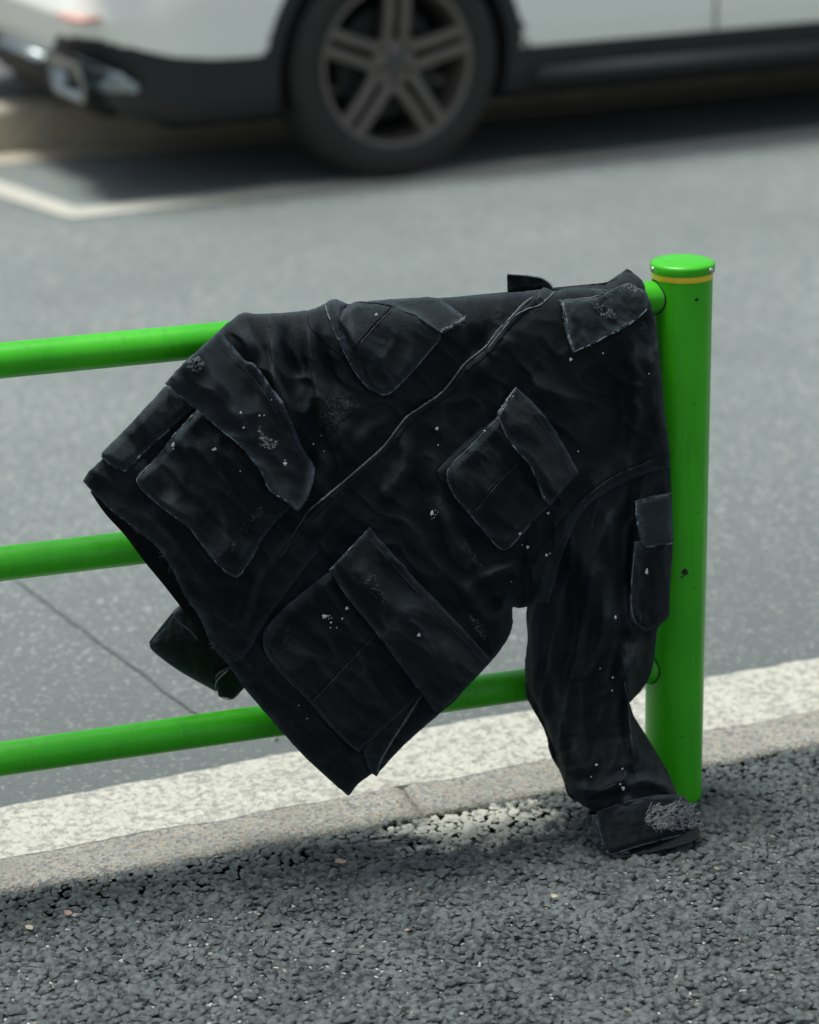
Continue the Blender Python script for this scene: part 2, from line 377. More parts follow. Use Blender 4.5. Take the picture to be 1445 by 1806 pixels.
for h in (H1, H2, H3):
    lathe('rail', [(RR, -1.965), (RR, -.035)], GREEN, fence, 64, (0, 0, h), axis='X')
    # weld collar where the rail meets the end post
    cv = []; cf = []; n = 48; m = 8
    for k in range(n):
        a = 2 * math.pi * k / n; y = (RR + .0006) * math.cos(a); z = (RR + .0006) * math.sin(a)
        x = -math.sqrt(RP**2 - y**2)
        nrm = Vector((0, math.cos(a), math.sin(a)))
        for j in range(m):
            b = 2 * math.pi * j / m
            p_ = Vector((x, y, z)) + nrm * .0013 * math.cos(b) + Vector((1, 0, 0)) * .0013 * math.sin(b); cv.append((p_.x, p_.y, p_.z + h))
    for k in range(n):
        for j in range(m):
            cf.append((k*m+j, ((k+1) % n)*m+j, ((k+1) % n)*m+(j+1) % m, k*m+(j+1) % m))
    mesh_obj('weld_ring', cv, cf, SCUFF, fence)
# scuffs on the post face that looks at the pavement
def scuff(az, z, w, h, seed):
    V = [(0, 0, 0)]; n = 14; Fc = []
    for k in range(n):
        a = 2 * math.pi * k / n; rr = 1 + .6 * float(fbm(math.cos(a) * 1.7 + seed, math.sin(a) * 1.7, 3))
        V.append((w * rr * math.cos(a), h * rr * math.sin(a), 0))
    Fc = [(0, 1 + k, 1 + (k + 1) % n) for k in range(n)]
    W3 = []
    for (x, y, _) in V:
        aa = az + x / RP; W3.append(((RP + .0004) * math.cos(aa), (RP + .0004) * math.sin(aa), z + y))
    mesh_obj('scuff', W3, Fc, SCUFF, fence, smooth=False)
for s_, (az, z, w, h) in enumerate([(-99, .378, .0050, .0056), (-104, .371, .0026, .0018), (-86, .796, .0030, .0026), (-98, .112, .0028, .0008), (-78, .35, .003, .0008), (-132, .60, .002, .0006), (-88, .64, .0035, .0005), (-72, .47, .0015, .0012), (-120, .16, .001, .001)]):
    scuff(math.radians(az), z, w, h, s_ * 2.3)

# ------------------------------------------------------------------ draping geometry on the fence
def rays(u, v):
    u = np.asarray(u, float); v = np.asarray(v, float); f = LENS / 36 * 1806
    return CF + CR * ((u - 722.5) / f)[..., None] - CU * ((v - 903) / f)[..., None]
def drape(u, v, e):
    """world point seen in direction (u,v) on a cloth that lies over the top rail and hangs down its pavement side, e metres proud of it"""
    d = rays(u, v); R = RR + .0028 + e
    tp = (-R - CC[1]) / d[..., 1]; zp = CC[2] + tp * d[..., 2]
    oy, oz = CC[1], CC[2] - H1
    a = d[..., 1]**2 + d[..., 2]**2; b = oy * d[..., 1] + oz * d[..., 2]; c = oy * oy + oz * oz - R * R
    disc = np.maximum(b * b - a * c, 0); tc = (-b - np.sqrt(disc)) / a
    t = np.where(zp < H1, tp, tc); return CC + d * t[..., None]
def plane_y(u, v, y):
    d = rays(u, v); t = (y - CC[1]) / d[..., 1]; return CC + d * t[..., None]
def catmull(P, k=6, closed=False):
    P = [np.array(p, float) for p in P]; n = len(P); out = []
    rng = range(n) if closed else range(n - 1)
    for i in rng:
        if closed: p0, p1, p2, p3 = P[(i-1) % n], P[i], P[(i+1) % n], P[(i+2) % n]
        else: p0, p1, p2, p3 = P[max(i-1, 0)], P[i], P[i+1], P[min(i+2, n-1)]
        # keep real corners sharp
        for j in range(k):
            t = j / k
            def ang(a, b, c):
                x, y = b - a, c - b; return (x @ y) / (np.linalg.norm(x) * np.linalg.norm(y) + 1e-9)
            m1 = (p2 - p0) / 2 if ang(p0, p1, p2) > .55 else (p2 - p1)
            m2 = (p3 - p1) / 2 if ang(p1, p2, p3) > .55 else (p2 - p1)
            L = np.linalg.norm(p2 - p1)
            m1 = m1 * min(1, L * 1.3 / (np.linalg.norm(m1) + 1e-9)); m2 = m2 * min(1, L * 1.3 / (np.linalg.norm(m2) + 1e-9))
            out.append((2*t**3-3*t**2+1)*p1 + (t**3-2*t**2+t)*m1 + (-2*t**3+3*t**2)*p2 + (t**3-t**2)*m2)
    if not closed: out.append(P[-1])
    return np.array(out)
def inside(u, v, poly):
    r = np.zeros(u.shape, bool); n = len(poly)
    for i in range(n):
        x1, y1 = poly[i]; x2, y2 = poly[(i+1) % n]
        if y1 == y2: continue
        c = (y1 > v) != (y2 > v); r ^= c & (u < (x2 - x1) * (v - y1) / (y2 - y1) + x1)
    return r
def seg_near(u, v, P, closed=False):
    """distance and nearest point to a polyline"""
    best = np.full(u.shape, 1e9); bx = np.zeros(u.shape); by = np.zeros(u.shape); n = len(P)
    for i in range(n if closed else n - 1):
        a = P[i]; b = P[(i+1) % n]; d = b - a; L = d @ d + 1e-12
        t = np.clip(((u - a[0]) * d[0] + (v - a[1]) * d[1]) / L, 0, 1); x = a[0] + t * d[0]; y = a[1] + t * d[1]
        q = (u - x)**2 + (v - y)**2; m = q < best; best = np.where(m, q, best); bx = np.where(m, x, bx); by = np.where(m, y, by)
    return np.sqrt(best), bx, by
def side_of(u, v, P):
    """signed distance to an open polyline: positive on its left in the picture"""
    best = np.full(u.shape, 1e9); sg = np.zeros(u.shape)
    for i in range(len(P) - 1):
        a = P[i]; b = P[i+1]; d = b - a; L = d @ d + 1e-12
        t = np.clip(((u - a[0]) * d[0] + (v - a[1]) * d[1]) / L, 0, 1); x = a[0] + t * d[0]; y = a[1] + t * d[1]
        q = (u - x)**2 + (v - y)**2; cr = d[0] * (v - a[1]) - d[1] * (u - a[0])
        m = q < best; best = np.where(m, q, best); sg = np.where(m, np.sign(cr), sg)
    return np.sqrt(best) * -sg

# folds: (polyline, height mm, half width px, kind) ; kind 0 symmetric roll, +1/-1 steep on one side
FOLDS = []
def fold(pts, h, w, kind=0): FOLDS.append((catmull(pts, 4), h * .001, w, kind))
def folds_at(u, v, lst):
    s = np.zeros(u.shape)
    for P, h, w, kind in lst:
        lo = P.min(0) - 4 * w; hi = P.max(0) + 4 * w
        m = (u > lo[0]) & (u < hi[0]) & (v > lo[1]) & (v < hi[1])
        if not m.any(): continue
        uu, vv = u[m], v[m]
        if kind == 0:
            d, bx, by = seg_near(uu, vv, P); val = h * np.exp(-(d / w)**2)
        else:
            sd = side_of(uu, vv, P) * kind; d = np.abs(sd)
            val = h * np.where(sd > 0, np.exp(-(d / (w * 2.2))**2), np.exp(-(d / (w * .42))**2))
        # fade out at the ends
        e0 = np.hypot(uu - P[0][0], vv - P[0][1]); e1 = np.hypot(uu - P[-1][0], vv - P[-1][1])
        val = val * (1 - .85 * np.exp(-(e0 / (w * 2))**2)) * (1 - .85 * np.exp(-(e1 / (w * 2))**2))
        s[m] += val
    return s
# upper left panel
fold([(430, 556), (448, 600), (470, 640), (500, 700), (520, 750)], 9, 13, -1)
fold([(476, 583), (487, 673), (505, 735)], 7, 10, 1)
fold([(500, 560), (508, 620), (530, 700)], -6, 13)
fold([(541, 556), (550, 640), (566, 720), (590, 800)], 7, 11, 1)
fold([(560, 562), (575, 640), (600, 700)], -5, 10)
fold([(590, 530), (600, 560), (618, 590), (640, 640)], 9, 11, 1)
fold([(612, 540), (612, 580), (622, 620)], -4, 8)
fold([(400, 580), (430, 600), (450, 640)], 5, 9, 1)
fold([(640, 700), (600, 780), (570, 850)], 5, 22)
fold([(700, 720), (650, 760), (600, 820)], 4, 14)
fold([(560, 770), (540, 830), (545, 890)], -5, 14)
# along the placket and the lower right panel
fold([(930, 560), (880, 610), (830, 660), (790, 700)], 4, 18)
fold([(880, 560), (840, 610), (800, 640)], -4, 16)
fold([(700, 745), (720, 800), (700, 850), (640, 900)], 5, 16)
fold([(740, 760), (735, 830), (760, 900), (800, 980)], -4, 20)
fold([(700, 850), (720, 920), (760, 1000), (780, 1050)], 5, 24)
fold([(640, 820), (600, 870), (560, 920), (500, 990)], 3.5, 14)
fold([(560, 900), (500, 960), (450, 1040), (430, 1120)], 4, 12)
fold([(760, 860), (790, 930), (830, 990), (880, 1010)], 7, 18)
fold([(830, 1040), (870, 1010), (905, 1000), (920, 1020), (915, 1060)], 11, 13)
fold([(850, 1080), (880, 1060), (900, 1045)], -6, 10)
fold([(800, 1000), (840, 1060), (870, 1120)], 5, 16)
fold([(940, 975), (950, 1020), (965, 1050)], 7, 10)
fold([(700, 1050), (760, 1110), (820, 1180)], 4, 22)
fold([(1040, 640), (1010, 720), (1030, 800)], 4, 30)
fold([(1120, 600), (1130, 700), (1140, 800)], 6, 22)
fold([(1090, 660), (1100, 740), (1090, 820)], -4, 18)
fold([(1150, 600), (1160, 700), (1165, 790)], 4, 10)
fold([(980, 640), (940, 700), (920, 740)], 3, 20)
fold([(460, 1130), (520, 1210), (600, 1310)], 3, 14)
fold([(250, 900), (330, 990), (380, 1080)], 3, 12)
fold([(300, 860), (330, 940), (400, 1020)], 3, 14)
BODY_FOLDS = list(FOLDS)
def E_body(u, v):
    u = np.asarray(u, float); v = np.asarray(v, float)
    wx = u + 18 * fbm(u / 130, v / 130, 2); wy = v + 18 * fbm(u / 130 + 9, v / 130 + 4, 2)
    # long waves run with the diagonal hang of the cloth
    a = (wx * .72 + wy * .69); b = (-wx * .69 + wy * .72)
    n1 = fbm(a / 190, b / 80, 2) * .0075
    msk = sstep(fbm(u / 120 + 5, v / 120 + 2, 2), -.25, .45)
    n2 = -np.abs(fbm(a / 120 + 3, b / 60, 2)) * .0090
    n3 = (fbm(wx / 26, wy / 30, 3) * .0009 - np.abs(fbm(a / 75 + 8, b / 30 + 2, 2)) * .0042) * (.12 + .88 * msk)
    top = sstep(v, 540 - (u - 430) * .05, 660 - (u - 430) * .05)      # taut over the rail
    s = .015 + (n1 + n2) * 1.7 * (.25 + .75 * top) + n3 * 1.3 + 2.5 * folds_at(u, v, BODY_FOLDS) * (.45 + .55 * top)
    s = s + .010 * sstep(v, 700, 1300)
    s = s + .042 * (1 - np.exp(-np.maximum(v - (607 - .0948 * u), 0) / 150)) * sstep(u, 1180, 960)   # the cloth tents away from the rail
    s = s + .024 * sstep(u, 1060, 1165) * sstep(v, 545, 640)             # lies over the post
    return np.maximum(s, .0015 + .0*u)
SLEEVE_MID = catmull([(1085, 800), (1068, 900), (1050, 1000), (1045, 1100), (1040, 1200), (1060, 1300), (1095, 1390), (1140, 1450), (1150, 1510)], 6)
def sleeve_w(v): return np.interp(v, [800, 900, 1000, 1100, 1200, 1250, 1330, 1400, 1450, 1510], [110, 130, 125, 120, 112, 96, 88, 96, 90, 84])
def sleeve_c(v): return np.interp(v, [780, 900, 1000, 1100, 1200, 1300, 1400, 1450, 1505, 1530], [.026, .034, .038, .042, .05, .066, .095, .108, .118, .12])
SLEEVE_FOLDS = []
def sfold(pts, h, w, kind=0): SLEEVE_FOLDS.append((catmull(pts, 4), h * .001, w, kind))
sfold([(960, 960), (1000, 1010), (1020, 1090), (1010, 1160)], -7, 18)
sfold([(990, 930), (1040, 1000), (1070, 1080), (1090, 1160)], 7, 20)
sfold([(1096, 1150), (1104, 1200), (1110, 1270), (1117, 1345)], 9, 9, 1)
sfold([(1125, 1170), (1130, 1260), (1140, 1340)], -8, 13)
sfold([(960, 1120), (980, 1220), (1010, 1320), (1040, 1380)], 6, 16)
sfold([(1010, 1180), (1040, 1270), (1070, 1350)], -5, 18)
sfold([(1119, 1110), (1125, 1150), (1110, 1200)], 6, 10)
sfold([(1060, 1110), (1110, 1125), (1150, 1110)], -7, 14)
sfold([(1000, 1385), (1050, 1395), (1100, 1370), (1110, 1352)], 7, 11)
sfold([(1105, 1400), (1125, 1378), (1160, 1382), (1190, 1400)], 7, 10)
sfold([(1040, 1410), (1080, 1400), (1120, 1398)], -4, 8)
sfold([(930, 1090), (945, 1180), (950, 1240)], 4, 10)
sfold([(1060, 870), (1080, 930), (1075, 1000)], 5, 16)
sfold([(1110, 830), (1115, 920), (1112, 1060)], -4, 10)
def E_sleeve(u, v):
    u = np.asarray(u, float); v = np.asarray(v, float)
    mid = np.interp(v, SLEEVE_MID[:, 1], SLEEVE_MID[:, 0]); w = sleeve_w(v)
    t = np.clip((u - mid) / w, -1, 1); bul = np.sqrt(np.maximum(1 - t * t, 0)) ** .8
    amp = np.interp(v, [800, 950, 1100, 1400, 1505], [.012, .026, .032, .034, .034])
    wx = u + 10 * fbm(u / 90, v / 90, 2); wy = v + 10 * fbm(u / 90 + 9, v / 90 + 4, 2)
    n = fbm(wx / 60, wy / 150, 2) * .007 - np.abs(fbm(wx / 46 + 5 + wy / 400, wy / 190, 2)) * .014 - np.abs(fbm(wx / 90 + wy / 60, wy / 46 + 5, 2)) * .005 * sstep(v, 1020, 1330) + fbm(wx / 30, wy / 36, 2) * .0006
    return np.maximum(sleeve_c(v) + amp * bul + 1.4 * n + 2.1 * folds_at(u, v, SLEEVE_FOLDS), sleeve_c(v) * .6)
def E_body2(u, v):
    """body that passes smoothly into the sleeve along the armhole"""
    k = sstep(side_of(u, v, ARM), -45, 5); return E_body(u, v) * (1 - k) + (E_sleeve(u, v) + .001) * k
ARM = catmull([(1200, 797), (1177, 800), (1154, 803), (1133, 814), (1105, 823), (1074, 839), (1049, 857), (1024, 879), (1006, 901), (985, 925), (962, 950), (944, 973), (936, 1010), (932, 1069), (930, 1090)], 4)
SURF = []       # registered cloth surfaces: polygon, depth function
def top_e(u, v):
    u = np.atleast_1d(np.asarray(u, float)); v = np.atleast_1d(np.asarray(v, float)); best = np.full(u.shape, -1.)
    for poly, fn in SURF:
        m = inside(u, v, poly)
        if m.any():
            dd, _, _ = seg_near(u[m], v[m], poly, True); e = fn(u[m], v[m], dd); best[m] = np.maximum(best[m], e)
    bad = best < 0
    if bad.any():
        ok = np.where(u[bad] * 0 + (v[bad] > 900) * (u[bad] > 930) > 0, E_sleeve(u[bad], v[bad]), E_body(u[bad], v[bad])); best[bad] = ok
    return best
jacket = empty('jacket', (-.45, -.03, .45), 'distressed washed black work jacket with many flap pockets draped over the green fence', 'jacket')
JINV = Matrix.Translation((.45, .03, -.45))
def sheet(name, pts, depth, mat=DENIM, res=3., thick=.0014, wear_w=7., wear=.8, rag=1.2, smooth=True, mapper=drape, reg=True, parent=jacket, label=None):
    poly = catmull(pts, 6, True) if smooth else np.array(pts, float)
    if rag:
        k = np.arange(len(poly)); sd = hash(name) % 97 if False else len(SURF) * 7.7
        poly = poly + rag * np.stack([fbm(poly[:, 0] / 9 + sd, poly[:, 1] / 9, 3), fbm(poly[:, 0] / 9, poly[:, 1] / 9 + sd, 3)], 1)
    lo = poly.min(0) - res; hi = poly.max(0) + res
    nx = int((hi[0] - lo[0]) / res) + 1; ny = int((hi[1] - lo[1]) / res) + 1
    gu, gv = np.meshgrid(lo[0] + np.arange(nx + 1) * res, lo[1] + np.arange(ny + 1) * res)
    cin = inside(gu[:-1, :-1] + res / 2, gv[:-1, :-1] + res / 2, poly)
    # a vertex used by at least one cell
    used = np.zeros(gu.shape, int); used[:-1, :-1] += cin; used[1:, :-1] += cin; used[:-1, 1:] += cin; used[1:, 1:] += cin
    U, Vv = gu.copy(), gv.copy()
    bnd = (used > 0) & (used < 4); d, bx, by = seg_near(gu[bnd], gv[bnd], poly, True); U[bnd] = bx; Vv[bnd] = by
    idx = -np.ones(gu.shape, int); m = used > 0; idx[m] = np.arange(m.sum())
    u, v = U[m], Vv[m]; dist, _, _ = seg_near(u, v, poly, True)
    e = depth(u, v, dist); P = mapper(u, v, e)
    jj, ii = np.nonzero(cin)
    Fq = np.stack([idx[jj, ii], idx[jj + 1, ii], idx[jj + 1, ii + 1], idx[jj, ii + 1]], 1)
    P = P + np.array([.45, .03, -.45])
    o = mesh_obj(name, P, Fq, mat, parent)
    if wear:
        G = np.zeros(gu.shape); G[m] = e; Wt = m.astype(float)
        def blur(A):
            for _ in range(2):
                for ax in (0, 1): A = sum(np.roll(A, k, ax) for k in range(-3, 4)) / 7
            return A
        hp = (G - blur(G) / np.maximum(blur(Wt), 1e-6))[m]
        ridge = np.clip(hp / .0022, 0, 1) * .15 * (dist > 8)
        w = wear * np.exp(-(dist / wear_w)**1.5) + ridge
        if len(o.data.vertices) == len(w):
            a = o.data.attributes.new('wear', 'FLOAT', 'POINT'); a.data.foreach_set('value', w.astype(np.float32))
    if thick:
        md = o.modifiers.new('cloth_thickness', 'SOLIDIFY'); md.thickness = thick; md.offset = -1
    if label: o['label'] = label
    if reg: SURF.append((poly, depth))
    return o
def tubes(name, lines, rad, mat, parent=jacket, n=5, local=True, jitter=0.):
    V = []; Fc = []
    for L in lines:
        P = [Vector(p) for p in L]
        if len(P) < 2: continue
        base = len(V)
        for i, p in enumerate(P):
            t = (P[min(i+1, len(P)-1)] - P[max(i-1, 0)])
            if t.length < 1e-9: t = Vector((1, 0, 0))
            t.normalize(); a = t.cross(Vector((.1, -1, .2))); a.normalize(); b = t.cross(a)
            r = rad * (1 + jitter * random.uniform(-1, 1)) * (.35 if i in (0, len(P)-1) else 1)
            for k in range(n):
                an = 2 * math.pi * k / n; q = p + (a * math.cos(an) + b * math.sin(an)) * r; V.append(tuple(q))
        for i in range(len(P) - 1):
            for k in range(n):
                k2 = (k + 1) % n; Fc.append((base+i*n+k, base+i*n+k2, base+(i+1)*n+k2, base+(i+1)*n+k))
    if not V: return None
    V = np.array(V)
    if local: V = V + np.array([.45, .03, -.45])
    return mesh_obj(name, V, Fc, mat, parent)
def resample(P, step):
    P = np.asarray(P, float); d = np.r_[0, np.cumsum(np.hypot(*np.diff(P, axis=0).T))]; n = max(2, int(d[-1] / step) + 1); s = np.linspace(0, d[-1], n)
    return np.stack([np.interp(s, d, P[:, 0]), np.interp(s, d, P[:, 1])], 1)
EDGES = []
def edge(pts, rad=.0009, mat=EDGE, lift=.0006, name='worn_edge', smooth=True, e_fn=None, breaks=.25, seed=0., parent=None):
    """a raised, abraded seam edge that follows the cloth; broken where the wear stops"""
    P = resample(catmull(pts, 6) if smooth else pts, 3.0)
    P = P + .7 * np.stack([fbm(P[:, 0] / 8 + seed, P[:, 1] / 8, 2), fbm(P[:, 1] / 8, P[:, 0] / 8 + seed, 2)], 1)
    e = (e_fn(P[:, 0], P[:, 1], P[:, 0] * 0) if e_fn else top_e(P[:, 0], P[:, 1])) + lift
    W3 = drape(P[:, 0], P[:, 1], e)
    k = fbm(P[:, 0] / 22 + 3.1 + seed, P[:, 1] / 22, 2) > -.55 + breaks
    out = []; cur = []
    for q, ok in zip(W3, k):
        if ok: cur.append(q)
        else:
            if len(cur) > 2: out.append(cur)
            cur = []
    if len(cur) > 2: out.append(cur)
    return tubes(name, out, rad, mat, parent or jacket, jitter=.35)
def stitches(pts, parent=None, step=4.2, name='stitching', mat=STITCH, rad=.00045, lift=.0003, smooth=True, e_fn=None):
    P = resample(catmull(pts, 6) if smooth else np.array(pts, float), step)
    e = (e_fn(P[:, 0], P[:, 1], P[:, 0] * 0 + 20) if e_fn else top_e(P[:, 0], P[:, 1])) + lift; W3 = drape(P[:, 0], P[:, 1], e)
    return tubes(name, [[W3[i], W3[i] * .35 + W3[i+1] * .65] for i in range(len(P) - 1)], rad, mat, parent or jacket, n=4)
def groove(pts, parent=None, rad=.0012, name='seam', mat=DENIM_D, lift=-.0002, breaks=-1.):
    return edge(pts, rad, mat, lift, name, breaks=breaks, parent=parent)

# ---- back of the jacket, behind the rail
def back_cloth():
    nx, ns = 140, 70; V = []; Fc = []
    for i in range(nx):
        x = -.675 + i * (.605) / (nx - 1)
        low = np.interp(x, [-.78, -.6, -.35, -.2, -.07], [.55, .42, .42, .45, .52])
        for j in range(ns):
            if j < 16:
                a = math.radians(105 - 105 * j / 15) ; R = RR + .0035; y = -R * math.cos(a + 0) if False else R * math.sin(math.radians(-15 + 105 * j / 15)); z = H1 + R * math.cos(math.radians(-15 + 105 * j / 15))
                V.append((x, y, z))
            else:
                s = (j - 15) / (ns - 16); z = H1 - s * (H1 - low)
                V.append((x, RR + .0035 + s * .02 + .010 * s * math.sin(x * 40 + 2 * math.sin(x * 9)) * min(1, s * 3) + .004 * float(fbm(x * 12, z * 6, 3)) * min(1, s * 4), z))
    for i in range(nx - 1):
        for j in range(ns - 1): Fc.append((i*ns+j, (i+1)*ns+j, (i+1)*ns+j+1, i*ns+j+1))
    V = np.array(V) + np.array([.45, .03, -.45])
    o = mesh_obj('back_panel', V, np.array(Fc), DENIM_D, jacket); md = o.modifiers.new('t', 'SOLIDIFY'); md.thickness = .0014
back_cloth()
# cuff of the other sleeve hanging behind the fence
CUFFB = [(322, 1062), (305, 1080), (284, 1106), (263, 1133), (272, 1149), (316, 1182), (382, 1219), (388, 1212), (420, 1190), (470, 1100), (560, 900), (620, 700), (500, 690), (430, 890), (350, 1030)]
def bcuff(u, v, d): return .012 * np.sqrt(np.clip(d / 60, 0, 1)) + .004 * fbm(u / 40, v / 60, 3) + .004
def m_back(u, v, e): return plane_y(u, v, .075 - e)
sleeve_b = sheet('rear_sleeve', CUFFB, bcuff, DENIM, mapper=m_back, reg=False, thick=.002, wear=.9, wear_w=10, label='second sleeve hanging behind the hem with its cuff showing')
sheet('rear_sleeve_lining', [(322, 1066), (290, 1104), (270, 1135), (316, 1176), (382, 1212), (440, 1150), (400, 1050)], lambda u, v, d: 0 * u - .02, DENIM_D, mapper=m_back, reg=False, wear=0)
sheet('cuff_tab', [(383, 1190), (402, 1178), (440, 1170), (452, 1180), (432, 1212), (415, 1230), (408, 1233), (386, 1228), (381, 1205)], lambda u, v, d: .021 + 0 * u, DENIM, mapper=m_back, reg=False, wear=.9, wear_w=4, parent=jacket)
def back_line(pts, e, rad, mat, name):
    P = resample(catmull(pts, 6), 3); W3 = plane_y(P[:, 0], P[:, 1], .075 - e); return tubes(name, [list(W3)], rad, mat)
back_line([(305, 1082), (318, 1100), (335, 1112), (350, 1130)], .021, .0012, EDGE_D, 'seam')
back_line([(263, 1133), (284, 1106), (305, 1080)], .006, .0010, EDGE, 'worn_edge'); back_line([(264, 1137), (272, 1149), (316, 1182), (382, 1219)], .006, .0009, EDGE_D, 'worn_edge')
back_line([(381, 1222), (382, 1203), (402, 1182)], .0235, .0008, EDGE, 'worn_edge'); back_line([(386, 1228), (408, 1233), (432, 1212)], .0235, .0007, EDGE_D, 'worn_edge')

# ---- inner face of the hem seen behind the upper left panel
sheet('hem_lining', [(160, 868), (185, 905), (221, 945), (257, 993), (290, 1033), (330, 1085), (365, 1130), (398, 1166), (430, 1140), (420, 1000), (300, 900), (200, 850)], lambda u, v, d: .0008 + .002 * fbm(u / 50, v / 50, 2) + 0 * u, DENIM_D, wear=.3, reg=False)

# ---- upper left panel A
PA = [(147, 848), (160, 829), (180, 810), (235, 745), (290, 685), (345, 625), (392, 578), (412, 562), (430, 551), (446, 553), (490, 552), (536, 548), (560, 542), (577, 533), (588, 528), (600, 530), (616, 536), (650, 532), (700, 527), (780, 525), (850, 520), (895, 516), (925, 514), (962, 512), (985, 540), (930, 590), (880, 640), (800, 720), (740, 780), (680, 850), (600, 930), (540, 1000), (480, 1080), (430, 1160), (401, 1168), (376, 1140), (356, 1094), (336, 1061), (327, 1050), (311, 1018), (303, 1000), (278, 964), (239, 932), (188, 892)]
def dA(u, v, d): return E_body(u, v) + .002 + .012 * sstep(v - u * .2, 790, 900) - .0025 * np.exp(-(d / 7)**2)
sheet('left_front_panel', PA, dA, res=2.6, wear=.75, wear_w=6)
# ---- lower right panel B with the placket
PBz = [(959, 507), (940, 524), (921, 538), (900, 561), (878, 582), (857, 611), (821, 640), (799, 669), (777, 694), (741, 719), (716, 737), (691, 769), (673, 791), (637, 823), (590, 863), (544, 901), (521, 937), (499, 977), (459, 1010), (433, 1047), (415, 1083), (397, 1138), (399, 1164)]
PB = PBz + [(430, 1212), (499, 1292), (536, 1333), (595, 1388), (615, 1404), (635, 1380), (657, 1365), (664, 1369), (675, 1355), (715, 1312), (771, 1263), (780, 1255), (803, 1236), (818, 1218), (868, 1165), (893, 1131), (904, 1105), (904, 1082), (905, 1070), (915, 1072), (930, 1066), (968, 1060), (975, 1040), (1000, 960), (1030, 900), (1080, 862), (1140, 835), (1182, 825), (1181, 790), (1175, 745), (1168, 680), (1163, 620), (1156, 570), (1149, 542), (1130, 520), (1090, 512), (1040, 508), (1000, 508), (979, 513), (966, 509)]
def dB(u, v, d): return E_body2(u, v) + .0085 - .004 * np.exp(-(d / 7)**2)
sheet('right_front_panel', PB, dB, res=2.6, wear=.75, wear_w=6)
# placket band: a second narrow layer along the opening
def offset_line(P, k):
    P = np.array(P, float); T = np.gradient(P, axis=0); T /= np.linalg.norm(T, axis=1)[:, None] + 1e-9; return P + np.stack([-T[:, 1], T[:, 0]], 1) * -k
zz = catmull(PBz, 3); inner = offset_line(zz, 13)
m_ = slice(2, None)
sheet('button_placket', list(map(tuple, zz[2:-3][::3] + np.array([1.5, 1.0]))) + list(map(tuple, inner[2:-3][::-1][::4])), lambda u, v, d: dB(u, v, 99 + 0 * u) + .0035 - .0020 * np.exp(-(d / 4)**2), res=2.0, wear=.12, wear_w=3)
stitches(offset_line(zz, 58)[30:-10], None, name='stitching')
stitches(offset_line(zz, 17)[6:-10])
# ---- sleeve
SL = [(1200, 800), (1177, 798), (1150, 803), (1100, 822), (1050, 853), (1010, 893), (975, 930), (945, 970), (935, 1010), (931, 1060), (928, 1086), (931, 1124), (926, 1169), (927, 1200), (928, 1225), (942, 1255), (961, 1289), (972, 1331), (991, 1368), (1002, 1402), (1020, 1415), (1036, 1425), (1053, 1432), (1070, 1436), (1110, 1432), (1160, 1420), (1203, 1404), (1194, 1402), (1186, 1378), (1172, 1350), (1156, 1323), (1119, 1263), (1111, 1240), (1134, 1214), (1151, 1180), (1158, 1124), (1162, 1105), (1178, 1088), (1181, 1040), (1185, 990), (1187, 940), (1185, 880), (1182, 820)]
SL[0] = (1182, 799)
def dS(u, v, d): return E_sleeve(u, v) - .012 * np.exp(-(d / 9)**2)
sleeve = sheet('sleeve', SL, dS, res=2.8, wear=.35, wear_w=5, label='sleeve hanging down to the pavement beside the post')
BK = [(1178, 830), (1100, 840), (1010, 910), (950, 980), (935, 1060), (932, 1124), (930, 1200), (944, 1252), (964, 1289), (975, 1331), (994, 1368), (1006, 1402), (1040, 1420), (1100, 1415), (1190, 1398), (1183, 1378), (1150, 1320), (1116, 1260), (1109, 1240), (1131, 1214), (1148, 1180), (1155, 1124), (1160, 1105), (1176, 1085), (1180, 1000), (1182, 900)]
sheet('sleeve_back', BK, lambda u, v, d: sleeve_c(v) * .72 + .0 * u + .002 * fbm(u / 50, v / 50, 2), DENIM_D, res=5, reg=False, wear=0)
groove([(1178, 801), (1154, 804), (1133, 815), (1105, 824), (1074, 840), (1049, 858), (1024, 880), (1006, 902), (985, 928), (962, 955), (946, 985), (938, 1012), (933, 1060)], rad=.0016, name='armhole_seam')
stitches([(1177, 790), (1150, 795), (1128, 805), (1100, 814), (1068, 830), (1042, 849), (1016, 872), (996, 896), (975, 922), (952, 948), (936, 975), (927, 1010), (922, 1055)])
edge([(1150, 811), (1128, 822), (1100, 832), (1070, 849), (1044, 869), (1020, 892)], .0007, EDGE_D, name='worn_edge', breaks=.3)
# gusset scraps where body and sleeve part
sheet('underarm_gusset', [(925, 990), (948, 985), (962, 1010), (970, 1045), (969, 1066), (950, 1060), (932, 1069), (915, 1073), (905, 1069), (912, 1040)], lambda u, v, d: E_body2(u, v) + .009 + .004 * fbm(u / 18, v / 30, 2) - .004 * np.exp(-(d / 5)**2), wear=.5, wear_w=5)
